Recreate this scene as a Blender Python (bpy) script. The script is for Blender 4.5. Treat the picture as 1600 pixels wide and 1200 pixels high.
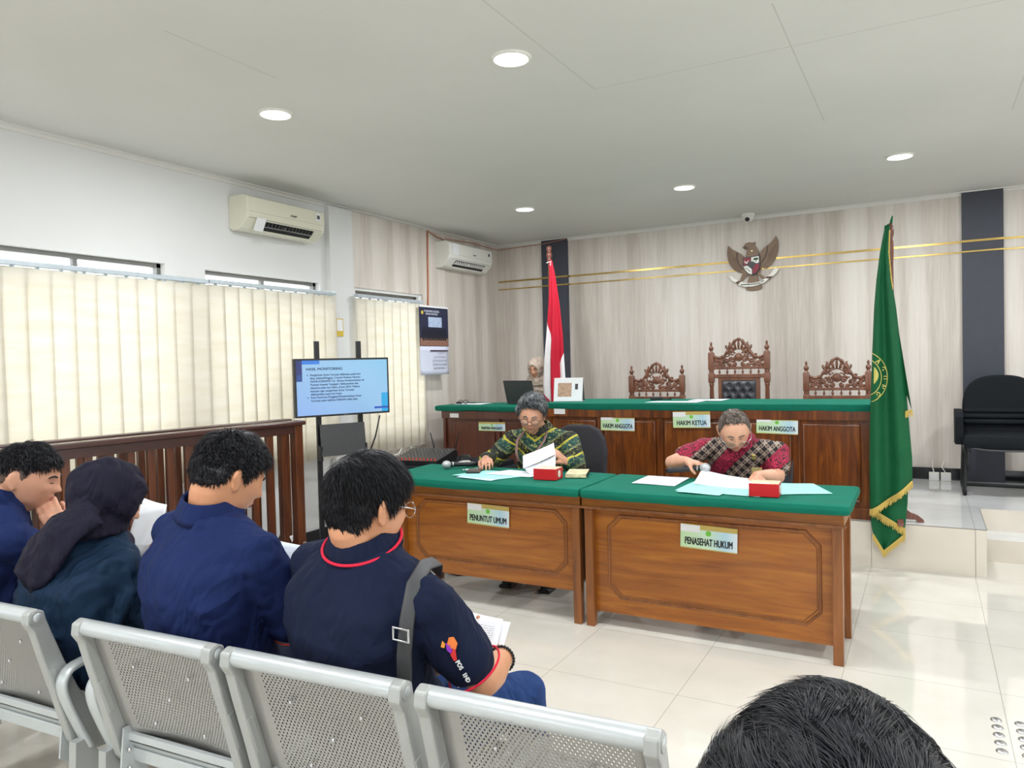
import bpy, bmesh, math, random
import numpy as np
from mathutils import Vector, Matrix, noise

for o in list(bpy.data.objects):
    bpy.data.objects.remove(o)
S = bpy.context.scene
COL = S.collection
PI = math.pi

# ------------------------------------------------------------ camera
cam_d = bpy.data.cameras.new('camera')
cam_d.sensor_width = 36.0
cam_d.lens = 36.0 * 1161 / 1600
cam_d.clip_start = 0.05
cam = bpy.data.objects.new('camera', cam_d)
COL.objects.link(cam)
_x = Vector((2077, 20, 1161)).normalized()
_y = Vector((649, 48, -1161)).normalized()
_y = (_y - _x * _x.dot(_y)).normalized()
_z = _x.cross(_y)
cam.matrix_world = Matrix.Translation((0, 0, 1.43)) @ Matrix((_x, _y, _z)).to_4x4()
S.camera = cam

# ------------------------------------------------------------ view and light
S.view_settings.view_transform = 'Standard'
S.view_settings.look = 'None'
S.view_settings.gamma = 1
S.view_settings.use_curve_mapping = False
S.view_settings.exposure = 0.08
W = bpy.data.worlds.new('world')
S.world = W
W.use_nodes = True
W.node_tree.nodes['Background'].inputs[0].default_value = (0.97, 0.985, 1.0, 1)
W.node_tree.nodes['Background'].inputs[1].default_value = 3.2
LAMP_W = 22.0

Xl, Yb, Hc, Xr, Yr, Zp = -4.42, 7.60, 2.82, 3.0, -2.6, 0.304
random.seed(7)

# ------------------------------------------------------------ materials
def lin(c):
    c = c / 255.0
    return c / 12.92 if c <= 0.04045 else ((c + 0.055) / 1.055) ** 2.4
def rgb(r, g, b):
    return (lin(r), lin(g), lin(b), 1)

class NT:
    def __init__(s, name):
        s.m = bpy.data.materials.new(name)
        s.m.use_nodes = True
        s.t = s.m.node_tree
        s.b = s.t.nodes['Principled BSDF']
        s.out = s.t.nodes['Material Output']
    def n(s, typ, **kw):
        nd = s.t.nodes.new(typ)
        for k, v in kw.items():
            if k.startswith('i_'):
                nd.inputs[int(k[2:]) if k[2:].isdigit() else k[2:]].default_value = v
            else:
                setattr(nd, k, v)
        return nd
    def l(s, a, b):
        s.t.links.new(a, b)
    def math(s, op, a, b=None, c=None):
        nd = s.t.nodes.new('ShaderNodeMath'); nd.operation = op
        for i, v in enumerate((a, b, c)):
            if v is None: continue
            if isinstance(v, (int, float)): nd.inputs[i].default_value = v
            else: s.l(v, nd.inputs[i])
        return nd.outputs[0]
    def coords(s, kind='Object', scale=(1, 1, 1), rot=(0, 0, 0)):
        if kind == 'World':
            src = s.n('ShaderNodeNewGeometry').outputs['Position']
        else:
            src = s.n('ShaderNodeTexCoord').outputs[kind]
        mp = s.n('ShaderNodeMapping')
        mp.inputs['Scale'].default_value = scale
        mp.inputs['Rotation'].default_value = rot
        s.l(src, mp.inputs[0])
        return mp.outputs[0]
    def noise(s, vec, scale, detail=4, rough=0.55, dist=0.0):
        nd = s.n('ShaderNodeTexNoise')
        nd.inputs['Scale'].default_value = scale
        nd.inputs['Detail'].default_value = detail
        nd.inputs['Roughness'].default_value = rough
        nd.inputs['Distortion'].default_value = dist
        s.l(vec, nd.inputs['Vector'])
        return nd.outputs['Fac']
    def ramp(s, fac, stops, interp='LINEAR'):
        nd = s.n('ShaderNodeValToRGB')
        nd.color_ramp.interpolation = interp
        e = nd.color_ramp.elements
        while len(e) < len(stops): e.new(0.5)
        for i, (p, c) in enumerate(stops):
            e[i].position = p; e[i].color = c
        s.l(fac, nd.inputs[0])
        return nd.outputs[0]
    def mix(s, fac, a, b, blend='MIX'):
        nd = s.n('ShaderNodeMix', data_type='RGBA', blend_type=blend)
        if isinstance(fac, (int, float)): nd.inputs[0].default_value = fac
        else: s.l(fac, nd.inputs[0])
        for i, v in ((6, a), (7, b)):
            if isinstance(v, tuple): nd.inputs[i].default_value = v
            else: s.l(v, nd.inputs[i])
        return nd.outputs[2]
    def bump(s, h, strength=0.3, dist=0.01):
        nd = s.n('ShaderNodeBump')
        nd.inputs['Strength'].default_value = strength
        nd.inputs['Distance'].default_value = dist
        s.l(h, nd.inputs['Height']); s.l(nd.outputs[0], s.b.inputs['Normal'])
    def base(s, c): 
        if isinstance(c, tuple): s.b.inputs['Base Color'].default_value = c
        else: s.l(c, s.b.inputs['Base Color'])
    def set(s, **kw):
        for k, v in kw.items():
            s.b.inputs[k.replace('_', ' ')].default_value = v

def plain(name, c, rough=0.5, metal=0.0, spec=0.5, var=0.06, scale=20, bump=0.0, coat=0.0):
    t = NT(name)
    v = t.coords('Object')
    f = t.noise(v, scale, 3)
    lo = tuple(x * (1 - var) for x in c[:3]) + (1,)
    hi = tuple(min(1, x * (1 + var)) for x in c[:3]) + (1,)
    t.base(t.ramp(f, [(0.3, lo), (0.7, hi)]))
    t.set(Roughness=rough, Metallic=metal)
    t.b.inputs['Specular IOR Level'].default_value = spec
    if coat: t.b.inputs['Coat Weight'].default_value = coat
    if bump: t.bump(f, bump, 0.003)
    return t.m

def wood(name, dark, mid, light, axis='x', rough=0.32, scale=1.0, coat=0.3):
    t = NT(name)
    sc = {'x': (1.2, 14, 14), 'y': (14, 1.2, 14), 'z': (14, 14, 1.2)}[axis]
    v = t.coords('World', tuple(q * scale for q in sc))
    f = t.noise(v, 1.6, 6, 0.62, 0.8)
    sc2 = {'x': (1, 60, 60), 'y': (60, 1, 60), 'z': (60, 60, 1)}[axis]
    g = t.noise(t.coords('World', tuple(q * scale for q in sc2)), 3.0, 3, 0.5)
    c = t.ramp(f, [(0.25, dark), (0.5, mid), (0.75, light)])
    c = t.mix(t.math('MULTIPLY', g, 0.45), c, dark)
    t.base(c)
    t.set(Roughness=rough)
    t.b.inputs['Coat Weight'].default_value = coat
    t.b.inputs['Coat Roughness'].default_value = 0.15
    t.bump(g, 0.08, 0.002)
    return t.m

M = {}
M['white_wall'] = plain('white_painted_wall', rgb(224, 224, 223), 0.7, var=0.015, scale=2)
def ceil_mat():
    t = NT('ceiling_board')
    v = t.coords('World')
    f = t.noise(v, 0.6, 5, 0.6)
    c = t.ramp(f, [(0.3, rgb(212, 212, 207)), (0.7, rgb(222, 221, 217))])
    sep = t.n('ShaderNodeSeparateXYZ'); t.l(v, sep.inputs[0])
    fine = t.noise(v, 9, 4)
    def line(axis, pos, other, lo, hi, w=0.0035):
        d = t.math('ABSOLUTE', t.math('SUBTRACT', sep.outputs[axis], pos))
        a = t.math('LESS_THAN', t.math('ADD', d, t.math('MULTIPLY', fine, 0.004)), w + 0.002)
        b = t.math('MULTIPLY', t.math('GREATER_THAN', sep.outputs[other], lo), t.math('LESS_THAN', sep.outputs[other], hi))
        return t.math('MULTIPLY', a, b)
    m1 = line(1, 3.57, 0, -1.47, 3); m2 = line(0, -1.47, 1, 2.3, 3.57); m3 = line(0, -0.52, 1, 3.1, 4.8)
    m4 = line(0, 0.44, 1, 4.2, 5.2); m5 = line(0, -2.7, 1, 2.0, 2.6)
    m = t.math('MAXIMUM', t.math('MAXIMUM', m1, m2), t.math('MAXIMUM', m3, t.math('MAXIMUM', m4, m5)))
    t.base(t.mix(t.math('MULTIPLY', m, 0.25), c, rgb(130, 126, 118)))
    t.set(Roughness=0.75)
    return t.m
M['ceiling'] = ceil_mat()

def panel_mat(name, d):
    t = NT(name)
    v = t.coords('World', (1, 1, 0.05))
    sep = t.n('ShaderNodeSeparateXYZ'); t.l(v, sep.inputs[0])
    cmb = t.n('ShaderNodeCombineXYZ')
    t.l(t.math('ADD', sep.outputs[0], sep.outputs[1]), cmb.inputs[0]); t.l(sep.outputs[2], cmb.inputs[2])
    f = t.noise(cmb.outputs[0], 6.5, 3, 0.55)
    g = t.noise(cmb.outputs[0], 60, 4, 0.6)
    h = t.noise(cmb.outputs[0], 1.6, 2, 0.5)
    s = t.math('ADD', t.math('ADD', t.math('MULTIPLY', f, 0.5), t.math('MULTIPLY', g, 0.22)), t.math('MULTIPLY', h, 0.28))
    k = lambda r, gg, b: rgb(r * d, gg * d, b * d)
    c = t.ramp(s, [(0.36, k(182, 171, 160)), (0.46, k(202, 192, 182)), (0.55, k(217, 209, 200)), (0.64, k(224, 218, 210))])
    t.base(c)
    t.set(Roughness=0.5)
    return t.m
M['panel'] = panel_mat('grey_wood_grain_panel', 1.0)
M['dark_column'] = plain('dark_blue_grey_paint', rgb(58, 61, 72), 0.5)
M['gold'] = plain('gold_strip', rgb(194, 166, 98), 0.22, 1.0, var=0.15, scale=3)
M['black_tile'] = plain('black_skirting', rgb(20, 22, 28), 0.15)

def floor_mat(name, x0, y0, c1, c2):
    t = NT(name)
    v = t.coords('World')
    sep = t.n('ShaderNodeSeparateXYZ'); t.l(v, sep.inputs[0])
    def grout(o, off):
        q = t.math('FRACT', t.math('DIVIDE', t.math('SUBTRACT', o, off), 0.6))
        d = t.math('ABSOLUTE', t.math('SUBTRACT', q, 0.5))
        return t.math('GREATER_THAN', d, 0.5 - 0.0028)
    g = t.math('MAXIMUM', grout(sep.outputs[0], x0), grout(sep.outputs[1], y0))
    f = t.noise(v, 2.5, 5, 0.6)
    c = t.ramp(f, [(0.3, c1), (0.7, c2)])
    t.base(t.mix(t.math('MULTIPLY', g, 0.6), c, rgb(140, 134, 124)))
    t.set(Roughness=0.05)
    t.b.inputs['Specular IOR Level'].default_value = 0.85
    t.bump(t.noise(v, 5, 2), 0.02, 0.01)
    return t.m
M['floor'] = floor_mat('polished_cream_tile', 0.257, 3.66, rgb(212, 208, 197), rgb(222, 218, 208))
M['floor2'] = floor_mat('polished_grey_white_tile', 0.257, 5.524, rgb(205, 206, 205), rgb(218, 218, 216))
M['riser'] = plain('beige_riser_tile', rgb(222, 213, 200), 0.2, var=0.03, scale=4)

M['desk_wood'] = wood('orange_brown_veneer', rgb(124, 66, 12), rgb(172, 100, 26), rgb(198, 126, 38), 'x')
M['desk_edge'] = wood('brown_varnished_wood', rgb(98, 54, 20), rgb(146, 86, 36), rgb(170, 106, 50), 'z')
M['bench_wood'] = wood('dark_red_brown_veneer', rgb(52, 24, 6), rgb(116, 58, 12), rgb(168, 96, 28), 'z')
M['clerk_wood'] = wood('dark_mahogany', rgb(66, 30, 18), rgb(94, 45, 26), rgb(116, 60, 36), 'z')
M['rail_wood'] = wood('dark_rail_wood', rgb(56, 26, 14), rgb(88, 44, 20), rgb(128, 70, 28), 'z')
M['rail_top'] = wood('dark_rail_top_wood', rgb(50, 24, 20), rgb(66, 34, 28), rgb(78, 42, 32), 'y')
M['carved'] = wood('carved_teak', rgb(70, 40, 26), rgb(122, 76, 54), rgb(150, 98, 72), 'z', rough=0.4)
M['pole_wood'] = wood('flag_pole_wood', rgb(84, 44, 34), rgb(120, 70, 56), rgb(146, 92, 74), 'z')

def cloth(name, c, rough=0.85, wr=0.0, wscale=9.0, sheen=0.0, weave=True, var=0.08):
    t = NT(name)
    v = t.coords('Object')
    f = t.noise(v, 6, 3)
    lo = tuple(x * (1 - var) for x in c[:3]) + (1,); hi = tuple(min(1, x * (1 + var)) for x in c[:3]) + (1,)
    t.base(t.ramp(f, [(0.3, lo), (0.7, hi)]))
    t.set(Roughness=rough)
    t.b.inputs['Sheen Weight'].default_value = sheen
    t.b.inputs['Specular IOR Level'].default_value = 0.2
    if wr:
        w = t.noise(t.coords('Object', (1, 1, 0.55), (0.4, 0.3, 0.2)), wscale, 3, 0.5, 1.2)
        r = t.ramp(w, [(0.35, (0, 0, 0, 1)), (0.5, (1, 1, 1, 1)), (0.65, (0.1, 0.1, 0.1, 1))])
        t.bump(r, wr, 0.05)
    elif weave:
        t.bump(t.noise(v, 400, 1), 0.12, 0.001)
    return t.m
M['green_cloth'] = cloth('green_felt_cloth', rgb(12, 106, 86))
M['green_flag'] = cloth('dark_green_satin', rgb(22, 92, 56), 0.55)
M['red_cloth'] = cloth('red_flag_cloth', rgb(186, 30, 52), 0.7)
M['white_cloth'] = cloth('white_flag_cloth', rgb(232, 228, 230), 0.7)
M['fringe'] = cloth('gold_fringe', rgb(214, 186, 104), 0.6)
M['black_plastic'] = plain('black_plastic', rgb(26, 27, 30), 0.4)
M['dark_grey'] = plain('dark_grey_plastic', rgb(62, 62, 64), 0.5)
M['black_fabric'] = cloth('black_fabric', rgb(24, 27, 31))
M['grey_fabric'] = cloth('charcoal_chair_fabric', rgb(58, 57, 62))
M['leather'] = plain('black_leather', rgb(56, 57, 62), 0.38, bump=0.2, scale=90)
M['white_plastic'] = plain('white_plastic', rgb(232, 230, 222), 0.3, var=0.01)
M['cream_plastic'] = plain('cream_plastic', rgb(222, 220, 200), 0.18, var=0.01, coat=0.4)
M['white_paint'] = plain('white_trim_paint', rgb(225, 223, 218), 0.5, var=0.02)
M['alu'] = plain('grey_aluminium', rgb(128, 128, 126), 0.35, 0.7)
M['rail_metal'] = plain('pale_blue_grey_rail', rgb(190, 200, 206), 0.35, 0.3)
M['steel_paint'] = plain('silver_grey_powder_coat', rgb(196, 201, 202), 0.35, 0.35, var=0.02)
M['steel_side'] = plain('silver_grey_cast_metal', rgb(178, 180, 178), 0.42, 0.35, var=0.03)
M['chrome'] = plain('chrome', rgb(210, 210, 212), 0.15, 1.0, var=0.02)
M['studs'] = plain('brushed_steel', rgb(200, 200, 200), 0.22, 0.85)
M['paper'] = plain('white_paper', rgb(238, 239, 243), 0.8, var=0.01)
M['teal_paper'] = plain('pale_turquoise_paper', rgb(158, 222, 216), 0.8, var=0.02)
M['label'] = plain('white_sticker', rgb(235, 235, 236), 0.6, var=0.01)
M['ink'] = plain('black_ink', rgb(28, 30, 34), 0.6)
M['red_box'] = plain('red_card', rgb(196, 22, 30), 0.45, var=0.04)
M['peach'] = plain('peach_card', rgb(238, 190, 140), 0.5, var=0.08)
M['yellow'] = plain('yellow_card', rgb(214, 186, 70), 0.6)
M['orange_wire'] = plain('orange_brown_cable', rgb(186, 120, 90), 0.5)
M['skin'] = None
def holes_mat():
    t = NT('perforated_steel_sheet')
    v = t.coords('UV')
    sep = t.n('ShaderNodeSeparateXYZ'); t.l(v, sep.inputs[0])
    P = 0.0105
    def cell(o, off=0.0):
        return t.math('SUBTRACT', t.math('FRACT', t.math('ADD', t.math('DIVIDE', o, P), off)), 0.5)
    def disk(off):
        a = cell(sep.outputs[0], off); b = cell(t.math('MULTIPLY', sep.outputs[1], 0.62), off)
        d = t.math('ADD', t.math('MULTIPLY', a, a), t.math('MULTIPLY', b, b))
        return t.math('LESS_THAN', d, 0.034)
    m = t.math('MAXIMUM', disk(0.0), disk(0.5))
    inx = t.math('MULTIPLY', t.math('GREATER_THAN', sep.outputs[0], 0.045), t.math('LESS_THAN', sep.outputs[0], 0.405))
    iny = t.math('MULTIPLY', t.math('GREATER_THAN', sep.outputs[1], 0.025), t.math('LESS_THAN', sep.outputs[1], 0.31))
    m = t.math('MULTIPLY', m, t.math('MULTIPLY', inx, iny))
    t.base(rgb(176, 174, 170)); t.set(Roughness=0.38, Metallic=0.4)
    tr = t.n('ShaderNodeBsdfTransparent'); mx = t.n('ShaderNodeMixShader')
    t.l(m, mx.inputs[0]); t.l(t.b.outputs[0], mx.inputs[1]); t.l(tr.outputs[0], mx.inputs[2]); t.l(mx.outputs[0], t.out.inputs[0])
    return t.m
M['perf'] = holes_mat()
def blind_mat():
    t = NT('cream_blind_fabric')
    v = t.coords('Object')
    f = t.noise(t.coords('Object', (1, 1, 6)), 3, 3)
    c = t.ramp(f, [(0.3, rgb(243, 237, 222)), (0.7, rgb(250, 246, 236))])
    t.base(c); t.set(Roughness=0.8)
    tl = t.n('ShaderNodeBsdfTranslucent'); t.l(c, tl.inputs[0])
    mx = t.n('ShaderNodeMixShader'); mx.inputs[0].default_value = 0.42
    t.l(t.b.outputs[0], mx.inputs[1]); t.l(tl.outputs[0], mx.inputs[2]); t.l(mx.outputs[0], t.out.inputs[0])
    return t.m
M['blind'] = blind_mat()
def glass_mat(name='clear_glass', tint=(0.95, 0.97, 0.97, 1)):
    t = NT(name)
    tr = t.n('ShaderNodeBsdfTransparent'); tr.inputs[0].default_value = tint
    gl = t.n('ShaderNodeBsdfGlossy'); gl.inputs['Roughness'].default_value = 0.02
    mx = t.n('ShaderNodeMixShader'); mx.inputs[0].default_value = 0.06
    t.l(tr.outputs[0], mx.inputs[1]); t.l(gl.outputs[0], mx.inputs[2]); t.l(mx.outputs[0], t.out.inputs[0])
    return t.m
M['glass'] = glass_mat()
def emis(name, c, s):
    t = NT(name)
    t.base(c)
    t.b.inputs['Emission Color'].default_value = c
    t.b.inputs['Emission Strength'].default_value = s
    return t.m
M['lamp'] = emis('lit_lamp_diffuser', (0.92, 0.96, 1, 1), 6.0)
def text_paper(name='printed_paper', c=(235, 236, 242), sx=26, sy=90, dens=0.5):
    t = NT(name)
    v = t.coords('UV')
    sep = t.n('ShaderNodeSeparateXYZ'); t.l(v, sep.inputs[0])
    row = t.math('FRACT', t.math('MULTIPLY', sep.outputs[1], 22))
    r = t.math('MULTIPLY', t.math('GREATER_THAN', row, 0.4), t.math('LESS_THAN', row, 0.75))
    cm = t.n('ShaderNodeCombineXYZ')
    t.l(t.math('MULTIPLY', sep.outputs[0], 40), cm.inputs[0]); t.l(t.math('MULTIPLY', t.math('FLOOR', t.math('MULTIPLY', sep.outputs[1], 22)), 7.3), cm.inputs[1])
    nn = t.noise(cm.outputs[0], 1.0, 2)
    w = t.math('GREATER_THAN', nn, 0.45)
    mx = t.math('MULTIPLY', t.math('GREATER_THAN', sep.outputs[0], 0.12), t.math('LESS_THAN', sep.outputs[0], 0.88))
    my = t.math('MULTIPLY', t.math('GREATER_THAN', sep.outputs[1], 0.1), t.math('LESS_THAN', sep.outputs[1], 0.82))
    m = t.math('MULTIPLY', t.math('MULTIPLY', r, w), t.math('MULTIPLY', mx, my))
    t.base(t.mix(t.math('MULTIPLY', m, dens), rgb(*c), rgb(70, 84, 110)))
    t.set(Roughness=0.8)
    return t.m
M['print'] = text_paper()
M['slides'] = text_paper('printed_slides_paper', (222, 230, 246), dens=.35)

# ------------------------------------------------------------ mesh builder
class MB:
    def __init__(s):
        s.v = []; s.f = []; s.mi = []; s.uv = {}
    def add(s, vs, fs, mi=0, uvs=None):
        o = len(s.v)
        s.v += [tuple(p) for p in vs]
        for i, f in enumerate(fs):
            if uvs: s.uv[len(s.f)] = [uvs[j] for j in f]
            s.f.append(tuple(j + o for j in f)); s.mi.append(mi)
        return s
    def box(s, c, sz, rot=None, mi=0, bev=0.0):
        hx, hy, hz = [q / 2 for q in sz]
        if bev <= 0 or min(sz) < 2.2 * bev:
            vs = [Vector((x, y, z)) for x in (-hx, hx) for y in (-hy, hy) for z in (-hz, hz)]
            fs = [(0, 1, 3, 2), (4, 6, 7, 5), (0, 4, 5, 1), (2, 3, 7, 6), (0, 2, 6, 4), (1, 5, 7, 3)]
        else:
            bm = bmesh.new(); bmesh.ops.create_cube(bm, size=1)
            for q in bm.verts: q.co = Vector((q.co.x * sz[0], q.co.y * sz[1], q.co.z * sz[2]))
            bmesh.ops.bevel(bm, geom=list(bm.edges), offset=bev, segments=2, affect='EDGES', profile=0.6)
            bm.verts.index_update()
            vs = [q.co.copy() for q in bm.verts]; fs = [tuple(q.index for q in f.verts) for f in bm.faces]
            bm.free()
        if rot is not None:
            R = rot if isinstance(rot, Matrix) else Matrix.Rotation(rot, 3, 'Z')
            vs = [R @ q for q in vs]
        c = Vector(c)
        return s.add([q + c for q in vs], fs, mi)
    def bb(s, x0, x1, y0, y1, z0, z1, mi=0, bev=0.0):
        return s.box(((x0 + x1) / 2, (y0 + y1) / 2, (z0 + z1) / 2), (abs(x1 - x0), abs(y1 - y0), abs(z1 - z0)), None, mi, bev)
    def rings(s, rs, cap=True, mi=0, closed=True):
        n = len(rs[0]); o = []
        for r in rs: o += list(r)
        fs = []
        m = n if closed else n - 1
        for k in range(len(rs) - 1):
            for i in range(m):
                j = (i + 1) % n
                fs.append((k * n + i, k * n + j, (k + 1) * n + j, (k + 1) * n + i))
        if cap and closed:
            fs.append(tuple(reversed(range(n)))); b = (len(rs) - 1) * n
            fs.append(tuple(range(b, b + n)))
        return s.add(o, fs, mi)
    def tube(s, pts, r, n=10, mi=0, up=None, cap=True, flat=1.0):
        pts = [Vector(p) for p in pts]
        rr = r if isinstance(r, (list, tuple)) else [r] * len(pts)
        rs = []; prev = None
        for i, p in enumerate(pts):
            a = pts[max(0, i - 1)]; b = pts[min(len(pts) - 1, i + 1)]
            d = (b - a).normalized()
            if prev is None:
                u = Vector(up) if up else (Vector((0, 0, 1)) if abs(d.z) < 0.9 else Vector((1, 0, 0)))
            else: u = prev
            u = (u - d * u.dot(d)).normalized(); prev = u
            w = d.cross(u)
            rs.append([p + (u * math.cos(t) * flat + w * math.sin(t)) * rr[i] for t in [2 * PI * k / n for k in range(n)]])
        return s.rings(rs, cap, mi)
    def capsule(s, p0, p1, r0, r1, n=14, mi=0, flat=1.0, up=None):
        p0 = Vector(p0); p1 = Vector(p1); d = p1 - p0
        L = d.length
        if L < 1e-6: d = Vector((0, 0, 1))
        d.normalize()
        pts = []; rr = []
        for k in range(5):
            t = PI / 2 * k / 4
            pts.append(p0 - d * r0 * math.cos(t)); rr.append(max(r0 * math.sin(t), r0 * 0.05))
        for k in range(1, 5):
            t = PI / 2 * k / 4
            pts.append(p1 + d * r1 * math.sin(t)); rr.append(max(r1 * math.cos(t), r1 * 0.05))
        pts.insert(5, p1.copy()); rr.insert(5, r1)
        u = Vector(up) if up else (Vector((0, 0, 1)) if abs(d.z) < 0.9 else Vector((1, 0, 0)))
        u = (u - d * u.dot(d)).normalized(); w = d.cross(u)
        rs = [[p + (u * math.cos(t) * flat + w * math.sin(t)) * r for t in [2 * PI * k / n for k in range(n)]] for p, r in zip(pts, rr)]
        return s.rings(rs, True, mi)
    def ell(s, c, r, rot=None, nu=18, nv=12, mi=0):
        c = Vector(c); vs = []; fs = []
        for j in range(1, nv):
            t = PI * j / nv
            for i in range(nu):
                a = 2 * PI * i / nu
                vs.append(Vector((r[0] * math.sin(t) * math.cos(a), r[1] * math.sin(t) * math.sin(a), r[2] * math.cos(t))))
        vs.append(Vector((0, 0, r[2]))); vs.append(Vector((0, 0, -r[2])))
        T, B = len(vs) - 2, len(vs) - 1
        for j in range(nv - 2):
            for i in range(nu):
                k = (i + 1) % nu
                fs.append((j * nu + i, (j + 1) * nu + i, (j + 1) * nu + k, j * nu + k))
        for i in range(nu):
            k = (i + 1) % nu
            fs.append((T, i, k)); fs.append((B, (nv - 2) * nu + k, (nv - 2) * nu + i))
        if rot is not None: vs = [rot @ q for q in vs]
        return s.add([q + c for q in vs], fs, mi)
    def lathe(s, prof, c=(0, 0, 0), n=16, mi=0, axis='z'):
        c = Vector(c); rs = []
        for r, z in prof:
            ring = []
            for k in range(n):
                a = 2 * PI * k / n
                q = Vector((r * math.cos(a), r * math.sin(a), z))
                if axis == 'y': q = Vector((q.x, q.z, -q.y))
                if axis == 'x': q = Vector((q.z, q.y, -q.x))
                ring.append(c + q)
            rs.append(ring)
        return s.rings(rs, True, mi)
    def prism(s, poly, d, fn, mi=0):
        # poly: 2d points, extruded 0..d, fn maps (a, b, depth) to a point
        n = len(poly)
        vs = [fn(a, b, 0) for a, b in poly] + [fn(a, b, d) for a, b in poly]
        fs = [tuple(range(n)), tuple(reversed(range(n, 2 * n)))] + [(i, i + n, (i + 1) % n + n, (i + 1) % n) for i in range(n)]
        return s.add(vs, fs, mi)
    def grid(s, fn, nu, nv, mi=0, thick=0.0, uv=None):
        vs = []; uvs = []
        for j in range(nv + 1):
            for i in range(nu + 1):
                u, v = i / nu, j / nv
                vs.append(Vector(fn(u, v))); uvs.append(uv(u, v) if uv else (u, v))
        fs = [(j * (nu + 1) + i, j * (nu + 1) + i + 1, (j + 1) * (nu + 1) + i + 1, (j + 1) * (nu + 1) + i) for j in range(nv) for i in range(nu)]
        if thick:
            N = len(vs); nrm = [Vector((0, 0, 0)) for _ in vs]
            for f in fs:
                q = (vs[f[1]] - vs[f[0]]).cross(vs[f[3]] - vs[f[0]])
                for k in f: nrm[k] += q
            vs2 = [p - q.normalized() * thick if q.length > 0 else p for p, q in zip(vs, nrm)]
            back = [tuple(reversed([k + N for k in f])) for f in fs]
            bd = [j for j in range(nu + 1)] + [j * (nu + 1) + nu for j in range(1, nv + 1)] + [nv * (nu + 1) + i for i in range(nu - 1, -1, -1)] + [j * (nu + 1) for j in range(nv - 1, 0, -1)]
            side = [(bd[(k + 1) % len(bd)], bd[k], bd[k] + N, bd[(k + 1) % len(bd)] + N) for k in range(len(bd))]
            return s.add(vs + vs2, fs + back + side, mi, uvs + uvs)
        return s.add(vs, fs, mi, uvs)
    def xf(s, Mx):
        s.v = [tuple(Mx @ Vector(p)) for p in s.v]
        return s
    def build(s, name, mats, parent=None, smooth=False, loc=None, rz=0.0, auto=None):
        me = bpy.data.meshes.new(name)
        me.from_pydata(s.v, [], s.f)
        if not isinstance(mats, (list, tuple)): mats = [mats]
        for m in mats: me.materials.append(m)
        if len(mats) > 1:
            me.polygons.foreach_set('material_index', s.mi)
        if s.uv:
            ul = me.uv_layers.new(name='UVMap')
            for p in me.polygons:
                q = s.uv.get(p.index)
                if q:
                    for k, li in enumerate(p.loop_indices): ul.data[li].uv = q[k]
        if smooth or auto:
            me.polygons.foreach_set('use_smooth', [True] * len(me.polygons))
            if auto:
                me.set_sharp_from_angle(angle=math.radians(auto))
        me.update()
        o = bpy.data.objects.new(name, me)
        COL.objects.link(o)
        if parent: o.parent = parent
        if loc is not None: o.location = loc
        if rz: o.rotation_euler = (0, 0, rz)
        return o

def thing(name, label, cat, loc=(0, 0, 0), rz=0, group=None):
    o = bpy.data.objects.new(name, None)
    o.empty_display_size = 0.1
    COL.objects.link(o)
    o.location = loc; o.rotation_euler = (0, 0, rz)
    o['label'] = label; o['category'] = cat
    if group: o['group'] = group
    return o
def tag(o, label, cat, group=None):
    o['label'] = label; o['category'] = cat
    if group: o['group'] = group
    return o
def struct(o):
    o['kind'] = 'structure'
    return o
def dup(root, loc, rz, label=None, group=None):
    r = root.copy(); COL.objects.link(r); r.location = loc; r.rotation_euler = (0, 0, rz)
    if label: r['label'] = label
    if group: r['group'] = group
    def rec(a, b):
        for ch in list(a.children):
            if ch.name.startswith('_'): continue
            c = ch.copy(); COL.objects.link(c); c.parent = b
            rec(ch, c)
    rec(root, r)
    return r
def lettering(text, size, mat, name='lettering', parent=None, matrix=None, sx=1.0, depth=0.0006, align='CENTER', bold=0.0):
    cu = bpy.data.curves.new('t', 'FONT')
    cu.body = text; cu.size = size; cu.align_x = align; cu.align_y = 'CENTER'; cu.extrude = depth; cu.resolution_u = 4
    ob = bpy.data.objects.new('t', cu); COL.objects.link(ob)
    dg = bpy.context.evaluated_depsgraph_get()
    me = bpy.data.meshes.new_from_object(ob.evaluated_get(dg))
    bpy.data.objects.remove(ob)
    me.name = name
    for v in me.vertices: v.co.x *= sx
    if bold:
        vs = [v.co.copy() for v in me.vertices]; fs = [tuple(p.vertices) for p in me.polygons]; n = len(vs)
        me = bpy.data.meshes.new(name)
        allv = []; allf = []
        for k, (dx, dy) in enumerate(((-bold, 0), (bold, 0), (0, bold), (0, -bold))):
            allv += [v + Vector((dx, dy, k * .00004)) for v in vs]; allf += [tuple(i + k * n for i in f) for f in fs]
        me.from_pydata(allv, [], allf)
    me.materials.clear(); me.materials.append(mat)
    o = bpy.data.objects.new(name, me); COL.objects.link(o)
    if matrix is not None: me.transform(matrix)
    if parent: o.parent = parent
    return o
# frame whose x runs along direction a, y runs up, facing b
def facing(loc, nrm, up=(0, 0, 1)):
    n = Vector(nrm).normalized(); u = Vector(up)
    u = (u - n * u.dot(n)).normalized(); x = u.cross(n)
    return Matrix.Translation(loc) @ Matrix((x, u, n)).transposed().to_4x4()

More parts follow.
